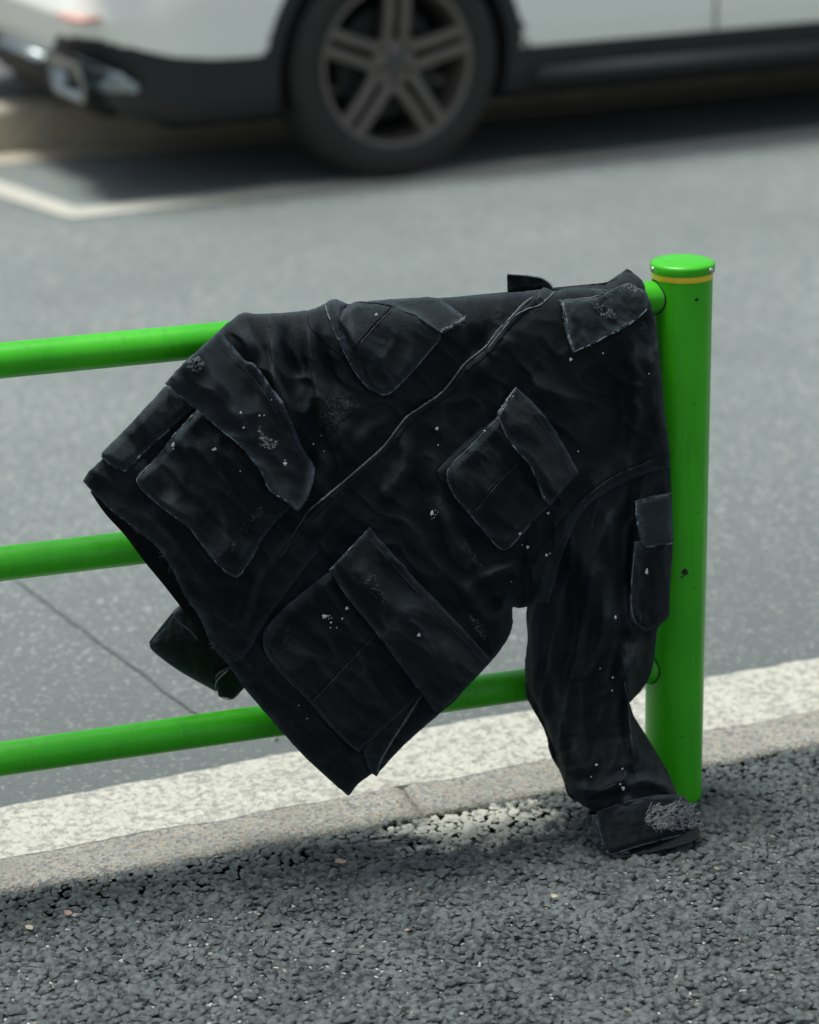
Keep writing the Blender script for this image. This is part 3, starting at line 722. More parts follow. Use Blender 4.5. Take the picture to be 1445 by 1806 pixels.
# cuff resting on the pavement
CU_ = [(1053, 1431), (1075, 1424), (1104, 1415), (1156, 1404), (1192, 1402), (1203, 1403), (1212, 1410), (1220, 1421), (1230, 1448), (1233, 1464), (1195, 1475), (1156, 1485), (1130, 1492), (1104, 1500), (1076, 1509), (1066, 1492), (1057, 1462)]
def dC(u, v, d):
    w = np.clip((u - 1144) / 88, -1, 1); c = np.interp(v, [1400, 1505], [.130, .158])
    return c - .022 * np.abs(w)**2.2 * 1.0 + .003 * fbm(u / 30, v / 40, 3) - .006 * np.exp(-(d / 6)**2) + .004
cuff = sheet('cuff', CU_, dC, res=2.4, wear=.9, wear_w=5, label='worn turned cuff with a pale frayed patch, resting on the pavement')
sheet('cuff_lining', [(1064, 1450), (1200, 1412), (1226, 1440), (1233, 1464), (1230, 1478), (1205, 1489), (1165, 1499), (1120, 1508), (1090, 1513), (1076, 1510), (1068, 1490)], lambda u, v, d: np.clip(.141 + .0016 * (v - (1508 - (u - 1076) * .282)), .11, .172) + .002 * fbm(u / 12, v / 12, 2), DENIM_D, res=2.6, reg=False, wear=.6, wear_w=3, thick=.002)
edge([(1055, 1432), (1075, 1424), (1104, 1415), (1156, 1404), (1202, 1402)], .0008, EDGE_D, e_fn=lambda u, v, d: dC(u, v, 9 + 0 * u) + .001, breaks=0)
edge([(1076, 1508), (1104, 1499), (1130, 1491), (1156, 1484), (1195, 1474), (1231, 1463)], .0010, EDGE, e_fn=dC, breaks=.1)
edge([(1057, 1440), (1057, 1462), (1066, 1492), (1075, 1507)], .0009, EDGE, e_fn=dC, breaks=.2)
stitches([(1068, 1497), (1104, 1488), (1156, 1474), (1226, 1456)], e_fn=dC)
edge([(1096, 1180), (1102, 1205), (1108, 1236), (1112, 1280), (1115, 1312), (1119, 1335)], .0008, EDGE_D, breaks=.1, name='fold_edge')
edge([(1053, 1395), (1075, 1388), (1100, 1372), (1104, 1358)], .0007, EDGE_D, breaks=.1, name='fold_edge')

# ---- pockets
def pocket(parts, label):
    P = bpy.data.objects  # readability
    return None
def raised(base, off, w, under=0.):
    """sewn patch: rises from the cloth at its border to its full height"""
    return lambda u, v, d: base(u, v) + under + off * (.35 + .65 * sstep(d, 0, w)) 
def flapfn(base, seam, a, b, L, wave=.0, sd=0.):
    S_ = catmull(seam, 4)
    def f(u, v, d):
        ds, _, _ = seg_near(u, v, S_); k = sstep(ds, 0, L)
        return base(u, v) + a + b * k + wave * k * fbm(u / 75 + sd, v / 75, 2) - .0012 * np.exp(-(d / 5)**2)
    return f
EA = lambda u, v: dA(u, v, 99 + 0 * u); EB = lambda u, v: dB(u, v, 99 + 0 * u)
def under(name, pts, parent_fn, off=.004): pass
# pocket one: large, upper left
P1 = [(350, 722), (345, 727), (311, 763), (278, 806), (244, 840), (244, 854), (264, 876), (300, 905), (332, 928), (354, 957), (386, 997), (408, 1015), (417, 1018), (429, 1007), (455, 964), (483, 925), (523, 881), (520, 850), (440, 760), (380, 715)]
B1 = [(291, 681), (235, 742), (179, 799), (181, 806), (203, 826), (221, 831), (239, 813), (264, 788), (300, 757), (336, 725), (345, 715), (320, 690)]
b1 = sheet('pocket_bellows', B1, lambda u, v, d: EA(u, v) + .010 * (.3 + .7 * sstep(d, 0, 16)), mat=DENIM_PALE, wear=.9, wear_w=6)
p1 = sheet('pocket', P1, lambda u, v, d: EA(u, v) + .006 + .016 * (.45 + .55 * sstep(d, 0, 13)) + .003 * fbm(u / 40, v / 60, 2) - .0075 * np.abs(fbm((u + v) / 170 + 1, (v - u) / 62, 2)) , wear=.9, wear_w=6, label='large lower pocket near the left hem')
F1 = [(390, 581), (404, 604), (433, 637), (444, 642), (458, 658), (483, 691), (501, 719), (516, 748), (527, 777), (540, 800), (555, 826), (550, 856), (540, 882), (527, 901), (501, 881), (485, 872), (473, 860), (460, 831), (426, 788), (386, 755), (340, 716), (291, 677), (310, 655), (332, 633)]
s1 = [(390, 581), (404, 604), (444, 642), (483, 691), (516, 748), (555, 826)]
f1 = sheet('pocket_flap', F1, flapfn(EA, s1, .017, .028, 80, .012, 1.), mat=DENIM_PALE, wear=.9, wear_w=6, thick=.0032)
# pocket two: chest pocket near the rail
P2 = [(608, 545), (630, 532), (690, 535), (760, 560), (777, 590), (777, 597), (731, 651), (695, 688), (680, 696), (662, 692), (644, 678), (625, 654), (608, 622), (598, 590), (590, 560)]
p2 = sheet('pocket', P2, lambda u, v, d: EA(u, v) + .003 + .012 * (.4 + .6 * sstep(d, 0, 12)) , mat=DENIM_PALE, wear=.9, wear_w=6, label='chest pocket lying on the top rail')
F2 = [(630, 532), (660, 530), (700, 527), (735, 525), (763, 524), (792, 538), (822, 561), (800, 575), (777, 586), (755, 572), (734, 557), (705, 546), (684, 537)]
f2 = sheet('pocket_flap', F2, lambda u, v, d: EA(u, v) + .011 + .008 * sstep(v, 530, 580), mat=DENIM_PALE, wear=1., wear_w=7, thick=.0032)
# folded ridge beside it
sheet('folded_edge', [(578, 531), (589, 527), (600, 530), (612, 537), (606, 560), (607, 580), (616, 620), (625, 652), (608, 622), (590, 580), (578, 552)], lambda u, v, d: EA(u, v) + .004 + .010 * sstep(d, 0, 9), mat=DENIM_PALE, wear=.8, wear_w=5)
# pocket three: right chest
B3 = [(878, 736), (850, 757), (805, 798), (771, 831), (777, 846), (787, 850), (799, 872), (815, 860), (850, 800), (880, 760)]
sheet('pocket_bellows', B3, lambda u, v, d: EB(u, v) + .003 + .003 * sstep(d, 0, 8), wear=.5, wear_w=4, mat=DENIM)
P3 = [(884, 728), (878, 733), (853, 762), (821, 795), (797, 816), (789, 838), (799, 870), (828, 906), (864, 949), (876, 964), (887, 968), (896, 967), (907, 960), (936, 924), (972, 890), (1000, 850), (960, 790), (910, 740)]
p3 = sheet('pocket', P3, lambda u, v, d: EB(u, v) + .005 + .015 * (.45 + .55 * sstep(d, 0, 13)) + .002 * fbm(u / 40, v / 60, 2) - .0075 * np.abs(fbm((u + v) / 170 + 5, (v - u) / 62, 2)) , wear=.9, wear_w=6, label='chest pocket in the middle of the right front')
F3 = [(911, 683), (905, 690), (890, 712), (878, 733), (900, 780), (932, 816), (948, 849), (956, 872), (961, 881), (972, 892), (990, 868), (1022, 834), (1000, 794), (972, 748), (945, 715)]
s3 = [(911, 683), (945, 715), (972, 748), (1000, 794), (1022, 834)]
f3 = sheet('pocket_flap', F3, flapfn(EB, s3, .014, .026, 60, .010, 4.), wear=.9, wear_w=5, thick=.0032)
# pocket four: large, bottom
B4 = [(741, 1226), (723, 1256), (694, 1300), (672, 1336), (664, 1362), (655, 1360), (640, 1330), (690, 1272), (730, 1226)]
sheet('pocket_bellows', [(748, 1226), (730, 1256), (700, 1300), (677, 1338), (664, 1366), (652, 1358), (640, 1322), (690, 1265), (725, 1226)], lambda u, v, d: EB(u, v) + .003 + .004 * sstep(d, 0, 8), wear=.9, wear_w=5)
P4 = [(600, 1000), (582, 1008), (529, 1050), (492, 1083), (472, 1109), (465, 1127), (470, 1153), (499, 1190), (540, 1230), (573, 1270), (602, 1300), (620, 1317), (633, 1325), (646, 1314), (683, 1278), (741, 1225), (760, 1190), (700, 1080), (640, 1010)]
p4 = sheet('pocket', P4, lambda u, v, d: EB(u, v) + .005 + .017 * (.45 + .55 * sstep(d, 0, 14)) + .002 * fbm(u / 60, v / 60, 2) - .0075 * np.abs(fbm((u + v) / 170 + 9, (v - u) / 62, 2)) , wear=.8, wear_w=5, label='large lower pocket above the bottom corner')
F4 = [(652, 931), (620, 965), (582, 1006), (600, 1034), (617, 1058), (664, 1116), (701, 1164), (741, 1219), (773, 1261), (800, 1236), (868, 1165), (830, 1123), (780, 1070), (727, 1015), (683, 965)]
s4 = [(652, 931), (683, 965), (727, 1015), (780, 1070), (830, 1123), (868, 1165)]
F4FN = flapfn(EB, s4, .014, .026, 70, .009, 7.)
f4 = sheet('pocket_flap', F4, F4FN, wear=.7, wear_w=5, thick=.0032)
# sleeve pocket
P5 = [(1119, 955), (1179, 950), (1187, 960), (1184, 1010), (1181, 1060), (1180, 1086), (1160, 1104), (1138, 1116), (1124, 1101), (1113, 1093), (1112, 1060), (1116, 1000)]
ES = lambda u, v: dS(u, v, 99 + 0 * u)
p5 = sheet('pocket', P5, lambda u, v, d: sleeve_c(v) + .036 + .010 * sstep(d, 0, 16) + .004 * fbm(u / 16, v / 60, 2), wear=.9, wear_w=5, label='narrow sleeve pocket beside the post')
F5 = [(1121, 884), (1150, 876), (1185, 869), (1186, 900), (1188, 958), (1165, 962), (1138, 965), (1128, 940), (1123, 909)]
f5 = sheet('pocket_flap', F5, lambda u, v, d: sleeve_c(v) + .043 + .010 * sstep(v, 880, 960) - .002 * np.exp(-(d / 5)**2), mat=DENIM_PALE, wear=1., wear_w=6, thick=.0032)

# ---- collar
K1 = [(986, 527), (995, 530), (1012, 529), (1037, 526), (1060, 522), (1085, 508), (1108, 500), (1127, 508), (1140, 515), (1147, 538), (1130, 557), (1099, 579), (1072, 592), (1049, 605), (1030, 613), (1012, 622), (1004, 596), (999, 565), (993, 545)]
def dK(u, v, d): return E_body(u, v) + .014 + .010 * sstep(v + .35 * (u - 1000), 520, 610) + .003 * fbm(u / 30, v / 30, 2)
collar = sheet('collar', K1, dK, mat=DENIM_PALE, wear=1., wear_w=6, thick=.0025, res=2.4, label='collar leaf with torn frayed edges')
K2 = [(979, 514), (1000, 508), (1040, 503), (1068, 499), (1090, 485), (1107, 474), (1116, 480), (1127, 489), (1136, 500), (1140, 516), (1150, 542), (1130, 540), (1085, 520), (1030, 534), (995, 536)]
sheet('collar_stand', K2, lambda u, v, d: E_body(u, v) * .5 + .004 + .006 * sstep(d, 0, 14) + .003 * fbm(u / 24, v / 20, 2), wear=.5, wear_w=5, thick=.002, res=2.4)
K3 = [(895, 484), (912, 485), (934, 487), (956, 491), (968, 499), (975, 508), (970, 518), (952, 522), (925, 520), (896, 520)]
sheet('collar', K3, lambda u, v, d: -.004 + 0 * u + .004 * fbm(u / 20, v / 20, 2), mat=DENIM_D, wear=.8, wear_w=4, thick=.002, res=2.4, mapper=lambda u, v, e: plane_y(u, v, -.006 - e), reg=False, label='far collar tip standing up behind the placket')

# ---- worn edges, seams, stitching
for k, (pts, r, mt, br) in enumerate([
    (PBz[1:16], .0011, EDGE, 0.), (PBz[15:], .0008, EDGE_D, .05), ([(979, 514), (954, 537), (930, 545), (905, 560), (880, 590), (862, 613)], .0010, EDGE, 0.),
    ([(574, 536), (578, 552), (587, 575), (598, 600), (608, 622), (625, 654), (644, 678), (662, 692), (680, 696), (695, 688), (731, 651), (777, 597)], .0010, EDGE, .05),
    ([(630, 532), (684, 537), (705, 546), (734, 557), (777, 586)], .0009, EDGE_D, .0), ([(777, 586), (800, 575), (822, 561)], .0014, EDGE, 0.),
    ([(291, 677), (340, 716), (386, 755), (426, 788), (460, 831), (473, 860), (485, 872), (501, 881), (527, 901)], .0010, EDGE, .1),
    ([(527, 901), (540, 882), (550, 856), (555, 826)], .0009, EDGE_D, .2),
    ([(404, 604), (433, 637), (444, 642), (458, 658), (483, 691), (501, 719), (516, 748)], .0009, EDGE_D, .1),
    ([(345, 727), (311, 763), (278, 806), (244, 840), (244, 854), (264, 876), (300, 905), (332, 928), (354, 957), (386, 997), (408, 1015), (417, 1018), (429, 1007), (455, 964)], .0010, EDGE, .12),
    ([(179, 799), (181, 806), (203, 826), (221, 831), (239, 813), (264, 788), (300, 757)], .0009, EDGE, .15),
    ([(147, 848), (188, 892), (239, 932), (278, 964), (303, 1000), (327, 1050), (336, 1061), (356, 1094), (376, 1140), (398, 1164)], .0009, EDGE_D, .1),
    ([(911, 683), (890, 712), (878, 733)], .0013, EDGE, 0.), ([(878, 733), (900, 780), (932, 816), (948, 849), (961, 881), (972, 892)], .0009, EDGE, .1),
    ([(878, 736), (853, 763), (821, 796), (797, 818), (789, 838), (799, 870), (828, 906), (864, 949), (880, 966), (896, 967), (936, 924)], .0009, EDGE, .15),
    ([(850, 754), (805, 796), (771, 831)], .0006, EDGE_D, .1),
    ([(652, 931), (620, 965), (582, 1006)], .0011, EDGE, .2), ([(582, 1006), (617, 1058), (664, 1116), (701, 1164), (741, 1219), (773, 1261)], .0008, EDGE_D, .1),
    ([(582, 1010), (529, 1050), (492, 1083), (470, 1109), (465, 1127), (470, 1153), (499, 1190), (540, 1230), (573, 1270), (602, 1300), (633, 1325), (646, 1314), (683, 1278), (741, 1225)], .0008, EDGE_D, .0),
    ([(742, 1228), (723, 1258), (696, 1300), (674, 1337), (665, 1362)], .0012, EDGE, .1),
    ([(1123, 886), (1123, 909), (1128, 940), (1138, 965)], .0014, EDGE, .1), ([(1138, 965), (1165, 962), (1187, 958)], .0011, EDGE, .1), ([(1123, 884), (1150, 876), (1184, 869)], .0008, EDGE_D, .1),
    ([(1119, 975), (1116, 1010), (1113, 1060), (1120, 1096), (1137, 1113)], .0010, EDGE, .3),
    ([(993, 533), (997, 560), (1003, 592), (1012, 620)], .0018, EDGE, -.2), ([(1012, 621), (1030, 613), (1049, 605), (1072, 592), (1099, 579), (1130, 557), (1146, 539)], .0010, EDGE, .1),
    ([(995, 529), (1012, 528), (1037, 525), (1060, 521)], .0010, EDGE, 0.)]):
    edge(pts, r, mt, breaks=br, seed=k * 3.3, e_fn=(lambda u, v, d: EB(u, v) + .0035) if k in (0, 1) else None)
P_ = plane_y(np.array([896, 912, 934, 956, 968, 975.]), np.array([484, 485, 487, 491, 499, 508.]), -.004); tubes('worn_edge', [list(P_)], .0012, EDGE)
groove([(357, 914), (345, 926), (343, 932)][:2] + [(390, 872), (424, 826)][::1]); groove([(691, 541), (660, 570), (621, 615)], rad=.0016); edge([(695, 543), (664, 573), (626, 617)], .0006, EDGE_D)
groove([(914, 813), (880, 845), (835, 899)]); edge([(918, 815), (884, 847), (839, 902)], .0005, EDGE_D, breaks=.1)
groove([(657, 1120), (600, 1180), (547, 1234)]); edge([(661, 1122), (604, 1182), (552, 1238)], .0005, EDGE_D, breaks=.1)
groove([(542, 557), (545, 575), (562, 592), (594, 620), (624, 652)], rad=.0012)
groove([(1040, 503), (1068, 499), (1090, 492)], rad=.001)
for ss_, kk in ((s1, 15), (s3, 12), (s4, 13)):
    edge(list(map(tuple, offset_line(catmull(ss_, 3), -kk))), .0005, EDGE_D, breaks=.25, name='topstitch_ridge')
def inset(pts, k): return offset_line(catmull(pts, 4), -k)
stitches(inset(s1, 12)); stitches(inset(s1, 20)); stitches(inset(s3, 10)); stitches(inset(s3, 15)); stitches(inset(s4, 10)); stitches(inset(s4, 17))
stitches([(188, 856), (239, 896), (278, 932), (321, 971), (343, 1004), (375, 1060), (400, 1100)])
stitches([(425, 1165), (470, 1215), (520, 1270), (570, 1325), (618, 1375)])
stitches([(757, 527), (790, 546), (815, 566)]); stitches([(765, 525), (796, 543), (818, 561)])
stitches([(254, 852), (275, 873), (306, 898), (338, 921), (362, 952), (392, 990), (414, 1008)])
stitches([(640, 678), (662, 685), (680, 688), (693, 680), (728, 644), (768, 598)])
stitches([(807, 838), (815, 866), (838, 898), (872, 942), (890, 957)]); stitches([(478, 1128), (482, 1150), (508, 1182), (550, 1224), (582, 1262), (632, 1313)])
stitches([(1131, 893), (1132, 915), (1137, 940), (1144, 957), (1184, 951)]); stitches([(1018, 612), (1050, 596), (1096, 571), (1140, 537)])
stitches([(1136, 560), (1146, 640), (1152, 720), (1158, 795)]); stitches([(1145, 558), (1154, 640), (1160, 720), (1166, 792)])
stitches([(1106, 900), (1104, 1000), (1102, 1080)], step=5)
# snap button at the neck
e_ = float(top_e(952, 532)[0]); bp = drape(np.array([952.]), np.array([532.]), np.array([e_ + .0012]))[0]
bt = lathe('snap_button', [(.0062, -.001), (.0062, .0006), (.0052, .0012), (.0048, .0006), (.0, .0008)], simple('dark_metal_button', (.03, .032, .035), .35, metal=.7), jacket, 24)
bt.location = (bp[0] + .45, bp[1] + .03, bp[2] - .45); bt.rotation_euler = Vector((0, -1, .35)).to_track_quat('Z', 'Y').to_euler()

# ---- frayed and torn patches: short loose threads
def fray(poly, n, mat, lmin=4, lmax=11, ang=None, spread=3.14, rad=.00028, lift=.0010, clump=1., label=None, e_fn=None):
    poly = np.array(poly, float); lo, hi = poly.min(0), poly.max(0); L = []; c = 0
    while len(L) < n and c < n * 60:
        c += 1; u, v = random.uniform(lo[0], hi[0]), random.uniform(lo[1], hi[1])
        if not inside(np.array([u]), np.array([v]), poly)[0]: continue
        if clump and float(fbm(u / 7, v / 7, 2)) < -.12 * 1 + .0: continue
        a = (ang if ang is not None else 0) + random.uniform(-spread, spread); l = random.uniform(lmin, lmax); k = random.uniform(-.5, .5)
        pts = []
        for j in range(5): pts.append((u, v)); a += k * .5; u += l / 4 * math.cos(a); v += l / 4 * math.sin(a)
        L.append(pts)
    A = np.array(L).reshape(-1, 2); e = (e_fn(A[:, 0], A[:, 1], 20 + 0 * A[:, 0]) if e_fn else top_e(A[:, 0], A[:, 1]))
    e = e.reshape(-1, 5) + lift * np.array([-.4, .8, 1.3, .8, -.4]) * RNG.uniform(.4, 1.8, (len(L), 1))
    W3 = drape(A[:, 0], A[:, 1], e.ravel()).reshape(-1, 5, 3)
    o = tubes('frayed_threads', [list(w) for w in W3], rad, mat, n=3)
    if label: o['label'] = label
    return o
for k_, hp_ in enumerate(([(583, 702), (612, 697), (626, 710), (622, 728), (604, 742), (596, 752), (584, 768), (574, 752), (566, 745), (556, 746), (562, 730), (574, 716)], [(430, 925), (438, 919), (443, 930), (437, 944), (429, 940)], [(655, 1014), (663, 1011), (663, 1026), (672, 1046), (674, 1060), (662, 1052), (652, 1034)])):
    sheet('torn_hole', hp_, (lambda fn: (lambda u, v, d: fn(u, v)))((lambda u, v: EA(u, v) + .001) if k_ == 0 else (lambda u, v: EA(u, v) + .0235) if k_ == 1 else (lambda u, v: F4FN(u, v, 99 + 0 * u) + .001)), DENIM_D, res=1.6, wear=0, thick=.0004, rag=2.2, reg=False)
fray([(1135, 1432), (1150, 1422), (1175, 1420), (1205, 1414), (1218, 1424), (1228, 1450), (1226, 1462), (1205, 1462), (1180, 1462), (1160, 1464), (1140, 1456), (1132, 1443)], 420, THREAD, 5, 17, -.15, .9, .00034, e_fn=dC, label='large pale frayed patch on the cuff')
fray([(458, 752), (466, 768), (478, 776), (494, 778), (486, 788), (474, 792), (460, 784), (457, 768)], 135, THREAD, 2, 5.0, rad=.0003)
fray([(334, 632), (350, 628), (360, 640), (356, 652), (344, 656), (330, 646)], 112, THREAD, 2, 5.0, rad=.0003)
fray([(1037, 526), (1062, 530), (1085, 548), (1088, 560), (1070, 562), (1055, 552), (1045, 540)], 165, THREAD_D, 2, 6.1, .6, .9); fray([(1048, 530), (1080, 548), (1085, 560), (1062, 556)], 54, THREAD, 2, 5.0, .6, .9)
fray([(1050, 520), (1085, 506), (1108, 499), (1127, 510), (1124, 524), (1100, 512), (1070, 524)], 180, THREAD_D, 2, 5.5); fray([(1090, 503), (1110, 499), (1126, 512), (1118, 514)], 33, THREAD, 2, 4.4)
fray([(990, 535), (996, 535), (1004, 585), (1012, 620), (1006, 618), (998, 585)], 105, THREAD, 2, 4.0, 1.3, .5, rad=.0003)
fray([(583, 702), (612, 697), (626, 710), (622, 728), (604, 742), (584, 768), (570, 752), (556, 748), (566, 728)], 285, THREAD_D, 2, 5.0, rad=.00025)
fray([(428, 925), (438, 918), (444, 930), (436, 946), (428, 940)], 39, THREAD_D, 2, 6.1); fray([(408, 960), (414, 955), (413, 972), (408, 972)], 21, THREAD_D, 2, 4.0); fray([(460, 890), (470, 886), (466, 902), (444, 920), (440, 915)], 51, THREAD_D, 2, 4.0)
fray([(818, 945), (832, 965), (846, 985), (854, 1004), (846, 1002), (828, 985), (818, 965)], 90, THREAD_D, 2, 4.0); fray([(828, 1085), (842, 1088), (856, 1110), (858, 1132), (848, 1124), (836, 1108)], 105, THREAD_D, 2, 4.0)
fray([(828, 1088), (842, 1092), (854, 1115), (850, 1124)], 21, THREAD, 2, 4.0)
fray([(652, 1012), (664, 1008), (664, 1024), (676, 1048), (678, 1066), (668, 1060), (650, 1042), (646, 1030)], 105, THREAD_D, 2, 4.0); fray([(500, 1110), (512, 1108), (514, 1150), (504, 1150)], 45, THREAD_D, 2, 4.0, rad=.0002)
fray([(800, 1214), (812, 1212), (812, 1228), (800, 1232)], 30, THREAD_D, 2, 4.0)
for (a, b) in ((303, 1001), (240, 934), (337, 1062), (288, 975), (398, 1162), (376, 1138), (1135, 575), (1101, 579)):
    fray([(a - 6, b - 6), (a + 6, b - 6), (a + 6, b + 6), (a - 6, b + 6)], 24, THREAD_D, 2, 5.0, clump=0)
fray([(776, 590), (774, 583), (800, 571), (822, 557), (824, 563), (802, 578)], 90, THREAD, 2, 4.0, rad=.00026); fray([(912, 684), (905, 688), (876, 733), (882, 735)], 54, THREAD, 2, 4.0, rad=.00026)
fray([(652, 932), (620, 963), (584, 1003), (588, 1006)], 45, THREAD_D, 2, 4.0)
fray([(896, 483), (956, 488), (974, 500), (976, 508), (950, 493), (896, 488)], 90, THREAD_D, 2, 4.0, e_fn=lambda u, v, d: -.02 + 0 * u)
fray([(1127, 905), (1133, 905), (1140, 960), (1134, 962)], 39, THREAD_D, 2, 4.0, 1.5, .4); fray([(1123, 1066), (1136, 1100), (1138, 1112), (1128, 1100)], 30, THREAD_D, 2, 4.0, 1.2, .4)

# ---- paint specks
def speck(u, v, r, ar=1.):
    e = float(top_e(u, v)[0]) + .0006; n = 12; V = []; Fc = []
    c = drape(np.array([u]), np.array([v]), np.array([e]))[0]; rr = r * .00086
    for j, (q, h) in enumerate(((1., 0.), (.75, .35), (0., .5))):
        for k in range(n):
            a = 2 * math.pi * k / n; w = 1 + .25 * math.sin(a * 3 + u) + .12 * math.sin(a * 5 + v)
            V.append((c[0] + .45 + rr * q * w * math.cos(a), c[1] + .03 - h * rr * .5 - .0001, c[2] - .45 + rr * q * w * ar * math.sin(a)))
    for j in range(2):
        for k in range(n): Fc.append((j*n+k, j*n+(k+1) % n, (j+1)*n+(k+1) % n, (j+1)*n+k))
    mesh_obj('paint_speck', V, Fc, PAINTW, jacket)
for q in [(425, 728, 2), (458, 733, 1.5), (466, 733, 1), (430, 754, 1.8), (479, 705, 1), (306, 785, 2.6, 1.6), (306, 792, 1), (380, 792, 2.5), (376, 793, 1.8), (503, 818, 3), (503, 812, 1.2), (664, 555, 2.6), (771, 756, 2.8), (773, 785, 1.3), (855, 760, 2),
          (763, 905, 4.2), (768, 900, 1), (769, 908, 1), (766, 913, 1.1), (772, 903, .8), (762, 915, .8), (1007, 634, 2.8), (967, 905, 2.3), (917, 941, 2.5), (931, 965, 2.6), (921, 961, 1), (964, 979, 2.4), (970, 976, 1.2), (905, 699, 1.3), (1020, 796, 1.3), (960, 877, 1.6),
          (553, 783, 1.3), (567, 768, 1), (572, 796, 1), (573, 1087, 5, .7), (581, 1086, 1.3), (585, 1090, 1), (580, 1091, .9), (612, 1073, 2.8), (604, 1091, 1.6), (584, 1098, 1.8), (583, 1107, 1.2), (594, 1107, 1.2), (739, 1120, 3), (542, 1267, 1), (527, 1244, 1),
          (1085, 1089, 3.2), (1141, 1008, 2.4, 2.2), (1081, 1195, 2), (1080, 1218, 1.4), (1059, 1179, 1.2), (1052, 1349, 3, .7), (1043, 1370, 1.5), (1100, 1390, 3.8), (1094, 1383, 1.8), (1098, 1356, 1.7), (902, 1026, 1), (1064, 623, 1.4), (1145, 659, 1.2), (424, 831, 1)]:
    speck(*q)

# ------------------------------------------------------------------ small finds on the pavement
def leaf_bit(x, y, s, rot, mat, label):
    V = []; Fc = []; n = 7
    for i in range(n):
        t = i / (n - 1); w = s * .38 * math.sin(math.pi * min(1, t * .96 + .02)) ; z = .004 + .25 * s * (t - .5)**2
        V += [(s * (t - .5), -w, z + .25 * w), (s * (t - .5), 0, z), (s * (t - .5), w, z + .4 * w)]
    for i in range(n - 1):
        for j in range(2): Fc.append((3*i+j, 3*i+3+j, 3*i+4+j, 3*i+1+j))
    o = mesh_obj('dried_leaf', V, Fc, mat); o.location = (x, y, 0); o.rotation_euler = (random.uniform(-.2, .2), random.uniform(-.2, .2), rot)
    tag(o, label, 'leaf', 'leaf fragments on the pavement')
LB = simple('pinkish_dry_leaf', (.36, .24, .18), .8); LB2 = simple('straw_dry_leaf', (.40, .35, .25), .8)
leaf_bit(-.563, -.066, .020, .3, LB, 'pinkish dry leaf fragment in the shade below the jacket hem')
leaf_bit(-.975, -.09, .016, 1.2, LB, 'pinkish leaf fragment on the gravel at the left edge')
leaf_bit(-1.035, -.115, .015, 2., LB2, 'straw coloured sliver at the far left of the gravel')
leaf_bit(-.31, -.28, .013, .8, LB2, 'pale dry leaf scrap lowest in the foreground stones')
# moss in the joint between kerb and gravel
def moss():
    V = []; Fc = []
    for cx, n, sp in ((-.435, 130, .010), (-.33, 90, .012), (-.19, 90, .012), (-.70, 50, .012), (.22, 40, .02), (-.375, 60, .006)):
        for _ in range(n):
            x = cx + random.gauss(0, sp); y = .0735 + .055 * x + random.gauss(0, .0028); h = random.uniform(.001, .0035); a = random.uniform(0, 6.28); w = .0012
            b = len(V); V += [(x - w * math.cos(a), y - w * math.sin(a), -.004), (x + w * math.cos(a), y + w * math.sin(a), -.004), (x + random.uniform(-.002, .002), y + random.uniform(-.002, .002), h)]; Fc.append((b, b+1, b+2))
    o = mesh_obj('moss', V, Fc, simple('joint_moss', (.055, .085, .02), .9, var=.4, scale=300), smooth=False); tag(o, 'thin green moss growing in the joint between kerb and gravel', 'moss', kind='stuff')
moss()

# ------------------------------------------------------------------ car
CARA = math.radians(6.7)
car = empty('parked_car', (1.138, 4.70, 0), 'white sport utility car with black sills and five spoke alloy wheels standing across the road', 'car', rotz=CARA)
WHITE = Nodes('white_car_paint'); WHITE.set(Base_Color=(.90, .89, .82), Roughness=.32); WHITE.b.inputs['Coat Weight'].default_value = .8; WHITE.b.inputs['Coat Roughness'].default_value = .06; WHITE = WHITE.m
BLACKP = simple('black_textured_trim', (.011, .0125, .013), .62, var=.15); BLACKU = simple('dark_underbody', (.008, .008, .008), .9)
CHROME = Nodes('chrome_trim'); CHROME.set(Base_Color=(.30, .33, .34), Roughness=.24, Metallic=1.); CHROME = CHROME.m
GLASS = Nodes('tinted_glass'); GLASS.set(Base_Color=(.01, .012, .013), Roughness=.05); GLASS.b.inputs['Coat Weight'].default_value = 1; GLASS = GLASS.m
RED = simple('red_reflector', (.66, .30, .25), .4); SEAMM = simple('panel_gap', (.03, .033, .03), .8)
CW, CL0, CL1, RC = 1.90, -.98, 3.72, .36       # width, rear end, front end, plan corner radius
def plan(n_side=420):
    P = []
    def arc(cx, cy, a0, a1, n=26):
        for k in range(n): a = math.radians(a0 + (a1 - a0) * k / n); P.append((cx + RC * math.cos(a), cy + RC * math.sin(a)))
    xs = np.linspace(CL0 + RC, CL1 - RC, n_side)
    for x in xs: P.append((x, 0.))
    arc(CL1 - RC, RC, -90, 0)
    for y in np.linspace(RC, CW - RC, 60): P.append((CL1, y))
    arc(CL1 - RC, CW - RC, 0, 90)
    for x in xs[::-1]: P.append((x, CW))
    arc(CL0 + RC, CW - RC, 90, 180)
    for y in np.linspace(CW - RC, RC, 90): P.append((CL0, y))
    arc(CL0 + RC, RC, 180, 270)
    return np.array(P)
WB = 2.87; RW = .371
